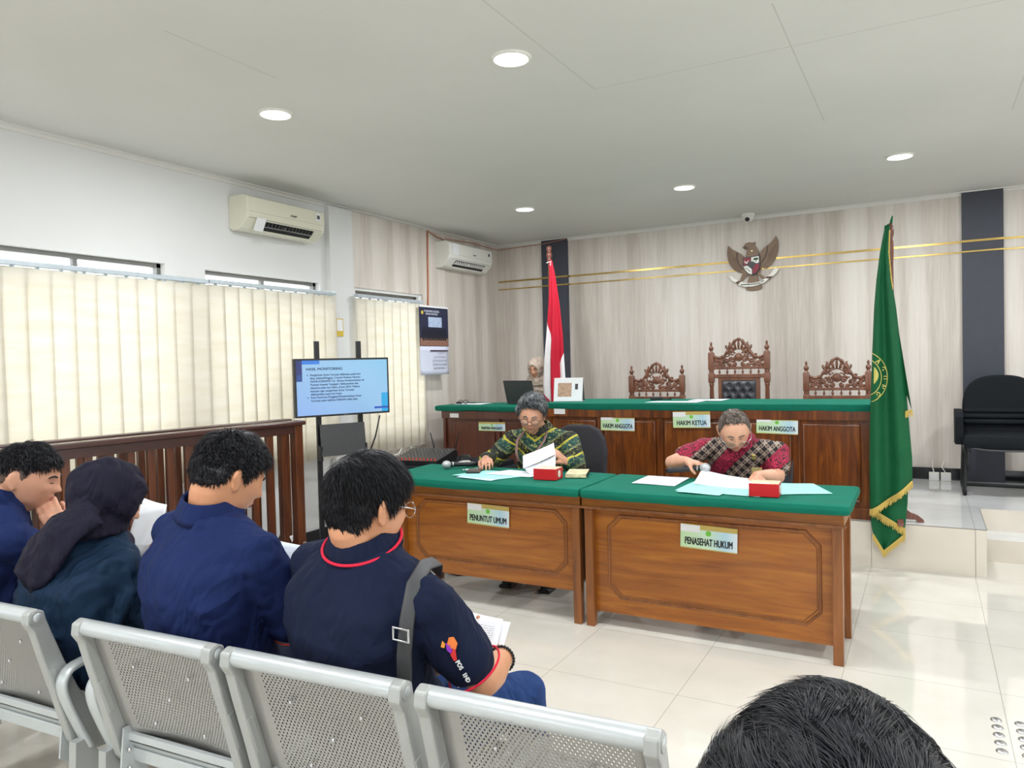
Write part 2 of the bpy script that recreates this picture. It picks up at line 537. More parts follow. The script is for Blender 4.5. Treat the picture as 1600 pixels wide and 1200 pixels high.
# ------------------------------------------------------------ the room
struct(MB().bb(Xl - .3, Xr + .3, Yr - .2, Yb + .2, -0.1, 0).build('floor', M['floor']))
struct(MB().bb(Xl - .2, Xr + .2, Yr - .2, Yb + .2, Hc, Hc + 0.1).build('ceiling', M['ceiling']))
def wall_with_holes(name, axis, pos, thick, a0, a1, holes, mat, z0=0.0, z1=Hc):
    # holes: (a_lo, a_hi, z_lo, z_hi), sorted
    mb = MB()
    def put(x0, x1, za, zb):
        if x1 - x0 < 1e-4 or zb - za < 1e-4: return
        if axis == 'x': mb.bb(pos, pos + thick, x0, x1, za, zb)
        else: mb.bb(x0, x1, pos, pos + thick, za, zb)
    cur = a0
    for (lo, hi, zl, zh) in holes:
        put(cur, lo, z0, z1); put(lo, hi, z0, zl); put(lo, hi, zh, z1); cur = hi
    put(cur, a1, z0, z1)
    return struct(mb.build(name, mat))
lh = [(-1.8, -0.6, 0.75, 2.14), (0.2, 1.6, 0.75, 2.155), (2.08, 3.217, 0.75, 2.155), (3.53, 4.66, 0.75, 2.145), (5.10, 6.06, 0.75, 2.12)]
wall_with_holes('wall_left', 'x', Xl - 0.16, 0.16, Yr, Yb, lh, M['white_wall'])
wall_with_holes('wall_back', 'y', Yb, 0.15, Xl - .15, Xr, [], M['panel'])
rh = [(-1.6, 0.2, 0.9, 2.3), (1.2, 2.8, 0.02, 2.3), (3.6, 5.0, 0.9, 2.3)]
wall_with_holes('wall_right', 'x', Xr, 0.15, Yr, Yb, rh, M['white_wall'])
wall_with_holes('wall_rear', 'y', Yr - 0.15, 0.15, Xl - .15, Xr + .15, [(-2.6, -1.0, 0.9, 2.2), (0.6, 2.2, 0.9, 2.2)], M['white_wall'])
# wood-grain cladding on the far part of the left wall
mb = MB()
mb.bb(Xl, Xl + 0.022, 5.02, Yb, 2.14, Hc - 0.02); mb.bb(Xl, Xl + 0.022, 6.08, Yb, 0, 2.14); mb.bb(Xl, Xl + 0.022, 5.02, 6.08, 0, 0.74)
struct(mb.build('trim_1', M['panel']))
# white pilaster between the two near blinds and the far window
struct(MB().bb(Xl, Xl + 0.05, 4.74, 5.02, 0, Hc - 0.02, bev=0.004).build('trim_2', M['white_wall']))
struct(MB().bb(Xl + 0.05, Xl + 0.054, 4.735, 4.745, 0.1, 2.6).bb(Xl, Xl + .05, 5.02, 5.03, 2.1, Hc - .02).build('trim_3', M['white_paint']))
# dark columns on the back wall
struct(MB().bb(-3.81, -3.49, Yb - 0.03, Yb, Zp, Hc).build('trim_4', M['dark_column']))
struct(MB().bb(0.272, 0.575, Yb - 0.03, Yb, Zp, Hc).build('trim_5', M['dark_column']))
# gold strips
for k, (zc, w) in enumerate(((2.39, 0.018), (2.30, 0.013))):
    mb = MB().bb(Xl, -3.81, Yb - .006, Yb, zc - w / 2, zc + w / 2).bb(-3.815, -3.485, Yb - .037, Yb - .03, zc - w / 2, zc + w / 2)
    mb.bb(-3.49, 0.272, Yb - .006, Yb, zc - w / 2, zc + w / 2).bb(0.268, 0.58, Yb - .037, Yb - .03, zc - w / 2, zc + w / 2).bb(0.575, Xr, Yb - .006, Yb, zc - w / 2, zc + w / 2)
    struct(mb.build('trim_%d' % (6 + k), M['gold']))
# cornices
def cornice(name, p0, p1, nx, ny):
    mb = MB()
    prof = [(0, 0), (0.035, 0), (0.035, -0.008), (0.016, -0.014), (0.010, -0.03), (0, -0.034)]
    d = Vector((p1[0] - p0[0], p1[1] - p0[1], 0))
    mb.prism(prof, 1.0, lambda a, b, t: Vector((p0[0] + nx * a, p0[1] + ny * a, Hc + b)) + d * t)
    struct(mb.build(name, M['white_paint']))
cornice('trim_8', (Xl, Yr), (Xl, Yb), 1, 0)
cornice('trim_9', (Xl, Yb), (Xr, Yb), 0, -1)
# skirtings
struct(MB().bb(-3.48, Xr, Yb - 0.012, Yb, Zp, Zp + 0.105).build('baseboard_back', M['black_tile']))
struct(MB().bb(Xl, Xl + 0.014, Yr, 7.6, 0, 0.10).build('baseboard_left', M['black_tile']))
# platform and step
mb = MB()
mb.bb(Xl, 0.32, 5.524, Yb, 0.0, Zp); mb.bb(0.32, Xr, 6.27, Yb, 0.0, Zp)
pl = mb.build('floor_platform', [M['riser'], M['floor2']])
for p in pl.data.polygons:
    if p.normal.z > 0.9: p.material_index = 1
struct(pl)
mb = MB().bb(0.32, Xr, 5.97, 6.27, 0, 0.15)
st = mb.build('floor_step', [M['riser'], M['floor2']])
for p in st.data.polygons:
    if p.normal.z > 0.9: p.material_index = 1
struct(st)
mb = MB().bb(-0.34, -0.338, 5.5222, 5.5242, 0, Zp).bb(0.258, 0.26, 5.5222, 5.5242, 0, Zp).bb(-0.94, -0.938, 5.5222, 5.5242, 0, Zp)
mb.bb(Xl, 0.32, 5.5225, 5.5245, Zp - .003, Zp + .0008).bb(0.319, 0.3225, 5.523, 6.27, Zp - .003, Zp + .0008)
struct(mb.build('trim_10', plain('grout_line', rgb(120, 114, 104), 0.7)))

# windows of the left wall
def window(idx, lo, hi, zl, zh, mull, x=Xl - 0.07):
    mb = MB(); f = 0.028
    mb.bb(x - .02, x + .02, lo, lo + f, zl, zh).bb(x - .02, x + .02, hi - f, hi, zl, zh).bb(x - .02, x + .02, lo, hi, zh - f, zh).bb(x - .02, x + .02, lo, hi, zl, zl + f)
    for m in mull: mb.bb(x - .015, x + .015, m - .014, m + .014, zl, zh)
    mb.bb(x - .015, x + .015, lo, hi, 1.98, 2.005)
    w = struct(mb.build('window_%d' % idx, M['alu']))
    MB().bb(x - .003, x + .003, lo + f, hi - f, zl + f, zh - f).build('pane', M['glass'], w)
for k, (lo, hi, zl, zh) in enumerate(lh):
    window(k + 1, lo, hi, zl, zh, [(lo + hi) / 2])
for k, (lo, hi, zl, zh) in enumerate(rh):
    window(k + 6, lo, hi, zl, zh, [(lo + hi) / 2], Xr + 0.05)

# round recessed ceiling lamps
LP = [(-1.64, 3.0, 'round recessed ceiling lamp nearest the camera, top middle of the photo'),
      (-3.08, 2.95, 'round recessed ceiling lamp above the window blinds, nearest the left wall'),
      (-3.15, 5.95, 'round recessed ceiling lamp above the red and white flag'),
      (-1.70, 5.97, 'round recessed ceiling lamp in front of the eagle emblem'),
      (-0.155, 5.94, 'round recessed ceiling lamp above the green flag'),
      (1.3, 5.95, ''), (-0.16, 3.0, ''), (1.3, 3.0, ''), (-3.08, 0.0, ''), (-1.64, 0.0, ''), (-0.16, 0.0, ''), (1.3, 0.0, '')]
lamp0 = None
for i, (x, y, lb) in enumerate(LP):
    lb = lb or 'round recessed ceiling lamp outside the view'
    if lamp0 is None:
        t = lamp0 = thing('ceiling_light', lb, 'ceiling light', (x, y, Hc), 0, 'recessed ceiling lamps')
        MB().lathe([(0.078, -0.001), (0.079, -0.010), (0.088, -0.010), (0.093, -0.004), (0.094, 0.0)], n=32).build('rim', M['white_plastic'], t, auto=40)
        MB().lathe([(0.0005, -0.006), (0.05, -0.007), (0.0785, -0.006), (0.0785, -0.001), (0.0005, -0.001)], n=32).build('diffuser', M['lamp'], t)
        ld = bpy.data.lights.new('lamp_light', 'AREA'); ld.shape = 'DISK'; ld.size = 0.15; ld.energy = LAMP_W; ld.color = (0.94, 0.97, 1.0)
        lo_ = bpy.data.objects.new('lamp_light', ld); COL.objects.link(lo_); lo_.parent = t; lo_.location = (0, 0, -0.010)
    else:
        dup(lamp0, (x, y, Hc), 0, lb)
# ------------------------------------------------------------ vertical blinds
def blind(lab, y0, y1, zt, zb, n, gapseed, side):
    t = thing('vertical_blind', lab, 'window blind', (Xl + 0.10, (y0 + y1) / 2, 0), 0, 'cream vertical blinds on the left wall')
    h = (y1 - y0) / 2
    rnd = random.Random(gapseed)
    hr = MB().bb(-0.022, 0.022, -h, h, zt, zt + 0.028, bev=0.003).bb(-0.1, 0.0, -h + .15, -h + .17, zt + .02, zt + .026).bb(-0.1, 0.0, h - .17, h - .15, zt + .02, zt + .026)
    mb = MB(); ch = MB()
    step = 2 * h / n
    for i in range(n):
        yc = -h + step * (i + 0.5)
        ang = math.radians(7 + rnd.uniform(-2, 2)); w = step * 0.5 * 1.10
        sway = rnd.uniform(-0.008, 0.008)
        def fn(u, v, yc=yc, ang=ang, w=w, sway=sway):
            q = (u - 0.5) * 2
            bow = 0.006 * (1 - q * q)
            return Vector((math.sin(ang) * q * w + bow + sway * v * 0.5, yc + math.cos(ang) * q * w + sway * v, zt - 0.006 - v * (zt - 0.006 - zb)))
        mb.grid(fn, 4, 6, 0, 0.0008)
        hr.bb(-0.008, 0.008, yc - .008, yc + .008, zt - .012, zt + .001)
        if i < n - 1:
            ch.tube([(0.006, yc, zb + .01), (0.012, yc + step / 2, zb - .012), (0.006, yc + step, zb + .01)], 0.0016, 5)
    mb.build('slats', M['blind'], t, smooth=True)
    hr.build('head_rail', M['rail_metal'], t)
    ch.build('bottom_chain', M['white_plastic'], t)
    MB().tube([(0.02, side * (h - .02), zt), (0.022, side * (h - .015), 1.4), (0.02, side * (h - .02), 0.95)], 0.002, 6).build('cord', M['white_plastic'], t)
    return t
blind('cream vertical blind nearest the camera, at the left edge of the photo', 1.62, 3.46, 2.03, 0.69, 14, 3, -1)
blind('cream vertical blind in the middle, behind the presentation screen stand', 3.47, 4.72, 2.035, 0.69, 10, 5, 1)
blind('cream vertical blind on the far window, behind the wall calendar', 4.99, 5.96, 2.04, 0.665, 8, 8, 1)
blind('cream vertical blind outside the view', -0.1, 1.6, 2.03, 0.69, 13, 9, -1)

# ------------------------------------------------------------ air conditioners
def air_con(lab, y0, y1, z0, z1, cream, flap):
    L = y1 - y0; t = thing('air_conditioner', lab, 'air conditioner', (Xl, (y0 + y1) / 2, z0), 0)
    H = z1 - z0; m = M['cream_plastic'] if cream else M['white_plastic']
    h = L / 2
    body = [(0, 0.02), (0, H), (0.15, H), (0.195, H * .93), (0.20, H * 0.5), (0.185, H * .30), (0.12, H * .06), (0.08, 0.0), (0.03, 0.0)]
    mb = MB()
    mb.prism(body, 1, lambda a, b, d: Vector((a, -h + d * L, b)))
    o = mb.build('housing', m, t)
    bv = o.modifiers.new('b', 'BEVEL'); bv.width = 0.006; bv.segments = 2; bv.limit_method = 'ANGLE'
    # dark outlet with louvres, slightly proud of the sloping lower face
    p0 = Vector((0.187, 0, H * .305)); p1 = Vector((0.118, 0, H * .055))
    d = (p1 - p0); nrm = Vector((-d.z, 0, d.x)).normalized()
    if nrm.x < 0: nrm = -nrm
    mb = MB(); fr = MB()
    a0, a1 = -h + L * .16, h - L * .14
    def q(y, k, off): return p0 + d * k + nrm * off + Vector((0, y, 0))
    mb.add([q(a0, 0.06, .002), q(a1, 0.06, .002), q(a1, .96, .002), q(a0, .96, .002)], [(0, 1, 2, 3)])
    mb.build('air_outlet', M['black_plastic'], t)
    lv = MB()
    for k in (0.5,):
        c = q(0, k, .008); lv.box(c, (0.012, a1 - a0, 0.006))
    for i in range(16):
        y = a0 + (a1 - a0) * (i + .5) / 16
        lv.box(q(y, 0.27, .006), (0.02, 0.003, 0.03), Matrix.Rotation(0.5, 3, 'Y'))
    lv.tube([q(-0.02, 0.2, .012), q(-0.02, 0.45, .014)], 0.009, 8)
    lv.build('louvre', M['white_plastic'] if not cream else M['alu'], t)
    # lower flap below the outlet
    MB().tube([q(a0, 1.0, .004), q(a1, 1.0, .004)], 0.008, 8).build('air_flap', m, t)
    MB().bb(0.2003, 0.2015, h - 0.10, h - 0.05, H * .62, H * .86).build('energy_label', M['label'], t)
    MB().bb(0.2015, 0.2025, h - 0.09, h - 0.06, H * .68, H * .80).build('label_print', M['dark_grey'], t)
    lettering('SHARP', 0.022, M['dark_grey'], 'badge', t, facing((0.2025, 0.05, H * .6), (1, 0, 0)))
    MB().bb(0.2003, 0.2012, -h + L * .07, -h + L * .2, H * .50, H * .92).build('sticker', M['label'], t) if not cream else None
    if cream:
        MB().box((0.19, -h + L * 0.15, H * .17), (0.004, 0.085, 0.10), Matrix.Rotation(0.45, 3, 'Y')).build('hanging_note', M['label'], t)
    MB().bb(0.10, 0.19, -h + L * .03, -h + L * .97, H * .325, H * .335).bb(0.1995, 0.2005, -h + .01, h - .01, H * .50, H * .505).build('seam', M['alu'], t)
    return t
air_con('cream wall air conditioner with a paper note, on the white part of the left wall', 3.75, 4.53, 2.445, 2.695, True, 0)
air_con('white wall air conditioner on grey wood panelling near the corner', 6.32, 7.17, 2.435, 2.70, False, 0)
# conduit and thin cables
tag(MB().tube([(Xl + .03, 6.18, 2.79), (Xl + .032, 6.17, 2.5), (Xl + .03, 6.165, 2.2), (Xl + .03, 6.15, 2.0)], 0.009, 8).tube([(Xl + .03, 6.19, 2.79), (Xl + .05, 6.3, 2.75), (Xl + .04, 6.45, 2.735)], 0.006, 6).build('refrigerant_pipe', M['orange_wire'], smooth=True),
    'thin orange-brown pipe running down the panelled left wall beside the white air conditioner', 'pipe')
tag(MB().tube([(Xl + .03, 6.5, 2.75), (Xl + .035, 7.0, 2.775), (Xl + .04, Yb - .03, 2.76), (-3.8, Yb - .03, 2.775), (-3.5, Yb - .04, 2.80)], 0.004, 6).build('ceiling_cable', M['orange_wire'], smooth=True),
    'thin brown cable along the ceiling edge in the far left corner', 'cable')

# ------------------------------------------------------------ wall calendar and notice
cx = Xl + 0.145
t = thing('wall_calendar', 'long wall calendar with a dark group photo on top and white month page below', 'calendar', (cx, 6.09, 1.34))
MB().grid(lambda u, v: (0.0 - 0.01 * math.sin(v * 3), -0.245 + .49 * u, v * 0.28), 6, 6, 0, -.002).build('month_page', plain('pale_lilac_paper', rgb(214, 218, 236), 0.6, var=.01), t, smooth=True)
MB().bb(-0.004, 0.0, -0.245, 0.245, 0.28, 0.665).build('photo_page', plain('navy_print', rgb(30, 36, 66), 0.4, var=.1), t)
MB().bb(-0.006, 0.004, -0.245, 0.245, 0.663, 0.680).build('binding', M['label'], t)
pm = plain('photo_floor_print', rgb(140, 100, 84), 0.5, var=.5, scale=60)
MB().bb(0.0, 0.0012, -0.24, 0.24, 0.285, 0.36).build('photo_floor', pm, t)
MB().bb(0.0, 0.0012, -0.1, 0.13, 0.47, 0.57).build('photo_wall', plain('photo_wall_print', rgb(170, 186, 214), .5, var=.2, scale=40), t)
mb = MB()
for i in range(11):
    y = -0.19 + .038 * i
    mb.bb(0.001, 0.002, y - .014, y + .014, 0.34, 0.44); mb.bb(0.001, 0.002, y - .008, y + .008, 0.442, 0.468)
mb.build('photo_people', plain('photo_robes_print', rgb(18, 20, 30), .5), t)
lettering('MAHKAMAH AGUNG', 0.034, plain('calendar_white_ink', rgb(210, 214, 230), .5), 'heading', t, facing((0.0015, -0.04, 0.625), (1, 0, 0)), sx=.8)
lettering('REPUBLIK INDONESIA', 0.026, bpy.data.materials['calendar_white_ink'], 'heading', t, facing((0.0015, -0.04, 0.598), (1, 0, 0)), sx=.8)
MB().lathe([(0.0001, 0), (0.018, 0), (0.018, .002), (.0001, .002)], (0.001, -0.2, 0.61), 16, axis='x').build('crest', M['yellow'], t)
MB().bb(0.004, 0.006, -0.08, 0.22, 0.232, 0.244).build('weekday_bar', plain('weekday_bar_ink', rgb(60, 40, 56), .5), t)
mb = []
row = 0
for r, ln in enumerate(('       1  2  3  4', ' 5  6  7  8  9 10 11', '12 13 14 15 16 17 18', '19 20 21 22 23 24 25', '26 27 28 29 30 31')):
    lettering(ln, 0.024, M['ink'], 'dates', t, facing((0.0065, 0.07, 0.21 - r * 0.037), (1, 0, 0)), sx=1.15)
tg = thing('wall_notice', 'small yellow-edged card hanging on the white pilaster beside the screen', 'notice', (Xl + .056, 4.82, 1.70))
MB().bb(0, 0.004, -0.045, 0.045, 0, 0.15).build('card', M['yellow'], tg)
MB().bb(0.004, 0.006, -0.035, 0.035, 0.045, 0.142).build('sheet', M['label'], tg)
MB().tube([(0.002, -0.02, .15), (0.002, 0, .20), (.002, .02, .15)], 0.0015, 5).build('string', M['label'], tg)

# ------------------------------------------------------------ camera dome
t = thing('security_camera', 'small white dome security camera at the top of the back wall above the eagle', 'camera', (-1.50, 7.44, Hc))
MB().lathe([(0.062, 0), (0.064, -.012), (0.060, -0.02), (0.0001, -.02)], n=24).build('mount', M['white_plastic'], t, auto=40)
MB().lathe([(0.052, -.018), (0.055, -.03), (0.048, -.055), (0.03, -.072), (0.0001, -.078)], n=24).build('housing', M['white_plastic'], t, auto=40)
MB().ell((0.0, -0.035, -0.055), (0.024, 0.022, 0.024)).build('lens', M['black_plastic'], t, smooth=True)

# ------------------------------------------------------------ eagle emblem
def emblem():
    t = thing('eagle_emblem', 'bronze eagle emblem with shield and white motto ribbon on the back wall', 'emblem', (-1.49, Yb - 0.005, 2.345))
    br = plain('bronze_brown', rgb(122, 96, 72), .45, var=.1); dk = plain('dark_bronze', rgb(84, 62, 44), .5)
    # coordinates in units measured from the photo's emblem: 1600 px = 200 px wide crop -> metres
    k = 0.49 / 640.0
    def P(x, y): return ((x - 785) * k, (600 - y) * k)
    def pr(pts, z0, th, mat, name, parent=None, sm=False):
        mb = MB()
        if pts and not isinstance(pts[0][0], (list, tuple)): pts = [pts]
        for pp in pts:
            mb.prism([P(*p) for p in pp], th, lambda a, b, d: Vector((a, -z0 - d, b)))
        return mb.build(name, mat, parent or t)
    lw = [(478, 330), (520, 375), (585, 415), (640, 450), (690, 500), (680, 560), (665, 640), (670, 690), (610, 688), (545, 650), (495, 580), (470, 510), (462, 430), (468, 370)]
    rw = [(1072, 262), (1040, 310), (985, 360), (925, 400), (885, 440), (870, 500), (880, 600), (900, 650), (950, 662), (1010, 620), (1060, 550), (1092, 460), (1102, 380), (1095, 310)]
    pr(lw, 0, .016, br, 'wing'); pr(rw, 0, .016, br, 'wing')
    fe = []
    for s_, base, tips in ((0, (660, 600), [(470, 400), (466, 440), (470, 480), (478, 520), (490, 560), (508, 595), (530, 628), (560, 655), (592, 674), (625, 684)]),
                           (1, (890, 580), [(1098, 345), (1102, 385), (1098, 425), (1088, 465), (1074, 505), (1056, 545), (1034, 580), (1008, 612), (976, 640), (945, 655)])):
        for tx, ty in tips:
            bx = base[0] + (tx - base[0]) * .42; by = base[1] + (ty - base[1]) * .42
            nx, ny = -(ty - by), (tx - bx); L = math.hypot(nx, ny); nx, ny = nx / L * 2.6, ny / L * 2.6
            fe.append([(bx - nx, by - ny), (tx - nx, ty - ny), (tx + nx, ty + ny), (bx + nx, by + ny)])
    pr(fe, .016, .003, dk, 'feather_lines')
    arc = [[(582, 420), (600, 428), (596, 500), (612, 560), (650, 620), (660, 650), (620, 620), (590, 560), (578, 490)], [(962, 375), (974, 368), (972, 440), (950, 510), (915, 570), (890, 600), (890, 580), (925, 520), (955, 450)]]
    pr(arc, .016, .005, dk, 'wing_band')
    head = [(665, 375), (690, 345), (700, 325), (740, 312), (790, 322), (822, 316), (815, 350), (845, 400), (865, 460), (860, 500), (840, 560), (720, 560), (700, 500), (712, 440), (715, 400), (685, 395)]
    pr(head, .008, .024, br, 'head'); pr([(668, 372), (700, 350), (712, 372), (740, 385), (735, 400), (700, 395), (676, 384)], .032, .006, dk, 'beak')
    pr([(775, 420), (785, 420), (785, 432), (775, 432)], .032, .002, M['gold'], 'badge_dot')
    pr([(690, 560), (880, 560), (890, 650), (870, 720), (920, 760), (960, 800), (905, 800), (850, 740), (840, 720), (720, 730), (650, 800), (590, 850), (620, 800), (650, 720), (670, 660)], .004, .018, br, 'body')
    pr([(735, 740), (840, 740), (865, 830), (895, 880), (890, 912), (850, 925), (780, 932), (720, 925), (690, 910), (705, 880), (715, 820)], .002, .014, br, 'tail')
    # shield
    sh = pr([(662, 505), (875, 490), (882, 600), (872, 670), (830, 720), (782, 740), (725, 715), (685, 660), (668, 600)], .024, .012, M['black_plastic'], 'shield')
    rd = plain('shield_red', rgb(138, 26, 48), .5); wh = plain('shield_white', rgb(232, 230, 220), .5)
    pr([(672, 516), (768, 510), (768, 585), (678, 605)], .036, .003, rd, 'red_quarter', sh); pr([(771, 509), (866, 500), (868, 580), (840, 590), (771, 560)], .036, .003, wh, 'white_quarter', sh)
    pr([(675, 620), (720, 610), (778, 660), (778, 728), (735, 710), (695, 665)], .036, .003, wh, 'white_quarter', sh); pr([(790, 655), (810, 600), (872, 600), (868, 650), (830, 705), (790, 722)], .036, .003, rd, 'red_quarter', sh)
    pr([(730, 590), (740, 565), (800, 562), (815, 600), (800, 640), (760, 645), (735, 620)], .037, .004, M['dark_grey'], 'centre_shield', sh)
    pr([(795, 545), (810, 520), (850, 518), (864, 540), (835, 548), (838, 566), (826, 566), (828, 548)], .039, .002, plain('shield_green', rgb(30, 70, 40), .5), 'tree_sign', sh)
    pr([(680, 545), (700, 555), (712, 570), (724, 555), (742, 540), (730, 570), (712, 590), (695, 575)], .039, .002, wh, 'bull_sign', sh)
    pr([(695, 640), (705, 632), (760, 680), (760, 700)], .039, .002, M['alu'], 'chain_sign', sh)
    # ribbon
    rb = [(600, 845), (640, 808), (690, 830), (780, 836), (860, 826), (935, 790), (985, 795), (930, 838), (860, 866), (780, 882), (690, 878), (630, 862)]
    r = pr(rb, .022, .008, wh, 'ribbon')
    pr([[(480, 720), (520, 730), (545, 755), (605, 795), (560, 812), (520, 790), (505, 755)], [(960, 765), (1010, 730), (1040, 680), (1062, 665), (1105, 680), (1070, 735), (1030, 765)]], .016, .006, wh, 'ribbon_end')
    pr([[(560, 812), (605, 795), (640, 808), (600, 845), (590, 835)], [(935, 790), (960, 765), (1030, 768), (985, 806)]], .014, .006, dk, 'ribbon_fold')
    for txt, x, y, a in (('BHINNEKA', 702, 852, 0.02), ('TUNGGAL', 822, 850, -0.1), ('IKA', 905, 822, -0.38)):
        px, pz = P(x, y)
        Mx = facing((px, -.0305, pz), (0, -1, 0)) @ Matrix.Rotation(-a, 4, 'Z')
        lettering(txt, 0.021, M['ink'], 'motto', r, Mx, bold=.0008)
emblem()

# ------------------------------------------------------------ tables with green cloths
def table_cloth(name, lab, x0, x1, y0, y1, z, h, group=None, bulge=0.0):
    w = x1 - x0; d = y1 - y0
    o = MB().box((0, 0, -h / 2), (w, d, h), None, 0, 0.02).build(name, M['green_cloth'], None, auto=50, loc=((x0 + x1) / 2, (y0 + y1) / 2, z))
    bm = bmesh.new(); bm.from_mesh(o.data)
    bmesh.ops.subdivide_edges(bm, edges=[e for e in bm.edges if e.calc_length() > 0.3], cuts=14, use_grid_fill=True)
    for v in bm.verts:
        n = noise.noise(v.co * 5 + Vector((x0, 3, 1)))
        v.co.z += 0.003 * n if v.co.z > -h / 2 else 0.010 * n
        if v.co.z < -h * .6: v.co.y += 0.004 * noise.noise(v.co * 9)
    bm.to_mesh(o.data); bm.free()
    tag(o, lab, 'tablecloth', group)
    return o
def octo(x0, x1, z0, z1, c):
    return [(x0 + c, z0), (x1 - c, z0), (x1, z0 + c), (x1, z1 - c), (x1 - c, z1), (x0 + c, z1), (x0, z1 - c), (x0, z0 + c)]
def front_desk(lab, x0, x1, zb):
    y0, y1 = 3.67, 4.10; ht = 0.715
    cxm = (x0 + x1) / 2; L = x1 - x0
    t = thing('courtroom_desk', lab, 'desk', (cxm, (y0 + y1) / 2, 0), 0)
    h = L / 2; Y0 = y0 - (y0 + y1) / 2; Y1 = -Y0
    MB().bb(-h + .04, h - .04, Y0 + .045, Y0 + .063, zb, 0.64).build('front_panel', M['desk_wood'], t)
    for s in (-1, 1):
        for yy in (Y0, Y1 - .045):
            xa = s * (h - .0225)
            MB().bb(xa - .0225, xa + .0225, yy, yy + .045, 0.0, 0.65, bev=.003).build('leg', M['desk_edge'], t)
        MB().bb(s * (h - .032) - .008, s * (h - .032) + .008, Y0 + .04, Y1 - .03, zb + .05, 0.65).build('side_panel', M['desk_edge'], t)
    MB().bb(-h - .01, h + .01, Y0 - .012, Y1, 0.65, ht, bev=.004).build('apron', M['desk_wood'], t)
    MB().bb(-h - .018, h + .018, Y0 - .022, Y0 + .01, 0.642, 0.656, bev=.004).build('moulding', M['desk_edge'], t)
    # octagonal moulding on the front panel
    mb = MB(); px0, px1, pz0, pz1 = -h + .12, h - .10, zb + .085, 0.605
    pts = octo(px0, px1, pz0, pz1, .065)
    pts = [Vector((a, Y0 + .045, b)) for a, b in pts]
    for i in range(8):
        mb.capsule(pts[i], pts[(i + 1) % 8], .0065, .0065, 8)
    pts2 = [Vector((a, Y0 + .045, b)) for a, b in octo(px0 + .014, px1 - .014, pz0 + .014, pz1 - .014, .061)]
    for i in range(8):
        mb.capsule(pts2[i], pts2[(i + 1) % 8], .003, .003, 6)
    mb.build('octagonal_moulding', M['desk_edge'], t, smooth=True)
    MB().bb(-h + .04, h - .04, Y0 + .05, Y1 - .02, 0.60, 0.645).build('shelf', M['desk_edge'], t)
    return t
front_desk('left courtroom desk with PENUNTUT UMUM plate and octagonal moulding', -2.895, -1.655, 0.165)
front_desk('right courtroom desk with PENASEHAT HUKUM plate and octagonal moulding', -1.625, -0.345, 0.075)
table_cloth('green_tablecloth', 'green cloth covering the left front desk, under the phone', -2.955, -1.603, 3.545, 4.13, 0.765, 0.05)
table_cloth('green_tablecloth', 'green cloth covering the right front desk, under the teal folders', -1.597, -0.30, 3.545, 4.13, 0.765, 0.05)

def paneled_bench(lab, x0, x1, y0, y1, z1, mat, panels, name='judges_bench'):
    t = thing(name, lab, 'desk', ((x0 + x1) / 2, (y0 + y1) / 2, Zp), 0)
    h = (x1 - x0) / 2; Y0 = -(y1 - y0) / 2; Y1 = -Y0; H = z1 - Zp
    MB().bb(-h, h, Y0 + .02, Y0 + .04, 0.0, H).build('front_board', mat, t)
    for s in (-1, 1):
        MB().bb(min(s * h, s * (h - .03)), max(s * h, s * (h - .03)), Y0 + .0, Y1, 0, H).build('side_board', mat, t)
    MB().bb(-h - .01, h + .01, Y0 - .012, Y0 + .02, H - .075, H, bev=.004).build('top_rail', mat, t)
    MB().bb(-h - .01, h + .01, Y0 - .008, Y0 + .02, 0, .075, bev=.004).build('plinth', mat, t)
    for (a, b) in panels:
        a -= (x0 + x1) / 2; b -= (x0 + x1) / 2
        mb = MB()
        z0p, z1p = .12, H - .11
        mb.bb(a, b, Y0 + .008, Y0 + .02, z0p, z1p)
        for (p, q) in (((a, z0p), (b, z0p)), ((b, z0p), (b, z1p)), ((b, z1p), (a, z1p)), ((a, z1p), (a, z0p))):
            mb.capsule((p[0], Y0 + .012, p[1]), (q[0], Y0 + .012, q[1]), .009, .009, 8)
        mb.build('raised_panel', mat, t, auto=40)
    for a in panels:
        x = a[1] + .045 - (x0 + x1) / 2
        if x < h - .03: MB().bb(x - .022, x + .022, Y0 + .0, Y0 + .021, .07, H - .07, bev=.004).build('stile', mat, t)
    MB().bb(-h + .03, h - .03, Y0 + .04, Y1 - .05, H - .03, H).build('desk_top', mat, t)
    return t
wx = [-2.74, -2.32, -1.90, -1.48, -1.06, -0.78]
bp = [(-2.70, -2.36), (-2.27, -1.86), (-1.77, -1.36), (-1.27, -0.86), (-0.77, -0.41)]
paneled_bench('long judges bench of dark wood panels on the raised platform', -2.78, -0.335, 5.575, 6.20, 1.055, M['bench_wood'], bp)
table_cloth('green_tablecloth', 'long green cloth on the judges bench', -2.83, -0.29, 5.552, 6.24, 1.095, 0.055)
paneled_bench('dark mahogany clerk desk at the far left, behind the man in the green shirt', -4.12, -2.97, 5.975, 6.50, 0.99, M['clerk_wood'], [(-4.0, -3.55), (-3.46, -3.05)], 'clerk_desk')
table_cloth('green_tablecloth', 'green cloth on the clerk desk, under the open laptop', -4.19, -2.93, 5.93, 6.54, 1.04, 0.05)
# worn brass lock plate on the bench
tag(MB().bb(-2.56, -2.46, 5.572, 5.582, 0.895, 0.925, bev=.002).build('lock_plate', M['gold']), 'small brass plate on the dark bench front, left of the first HAKIM ANGGOTA plate', 'plate')

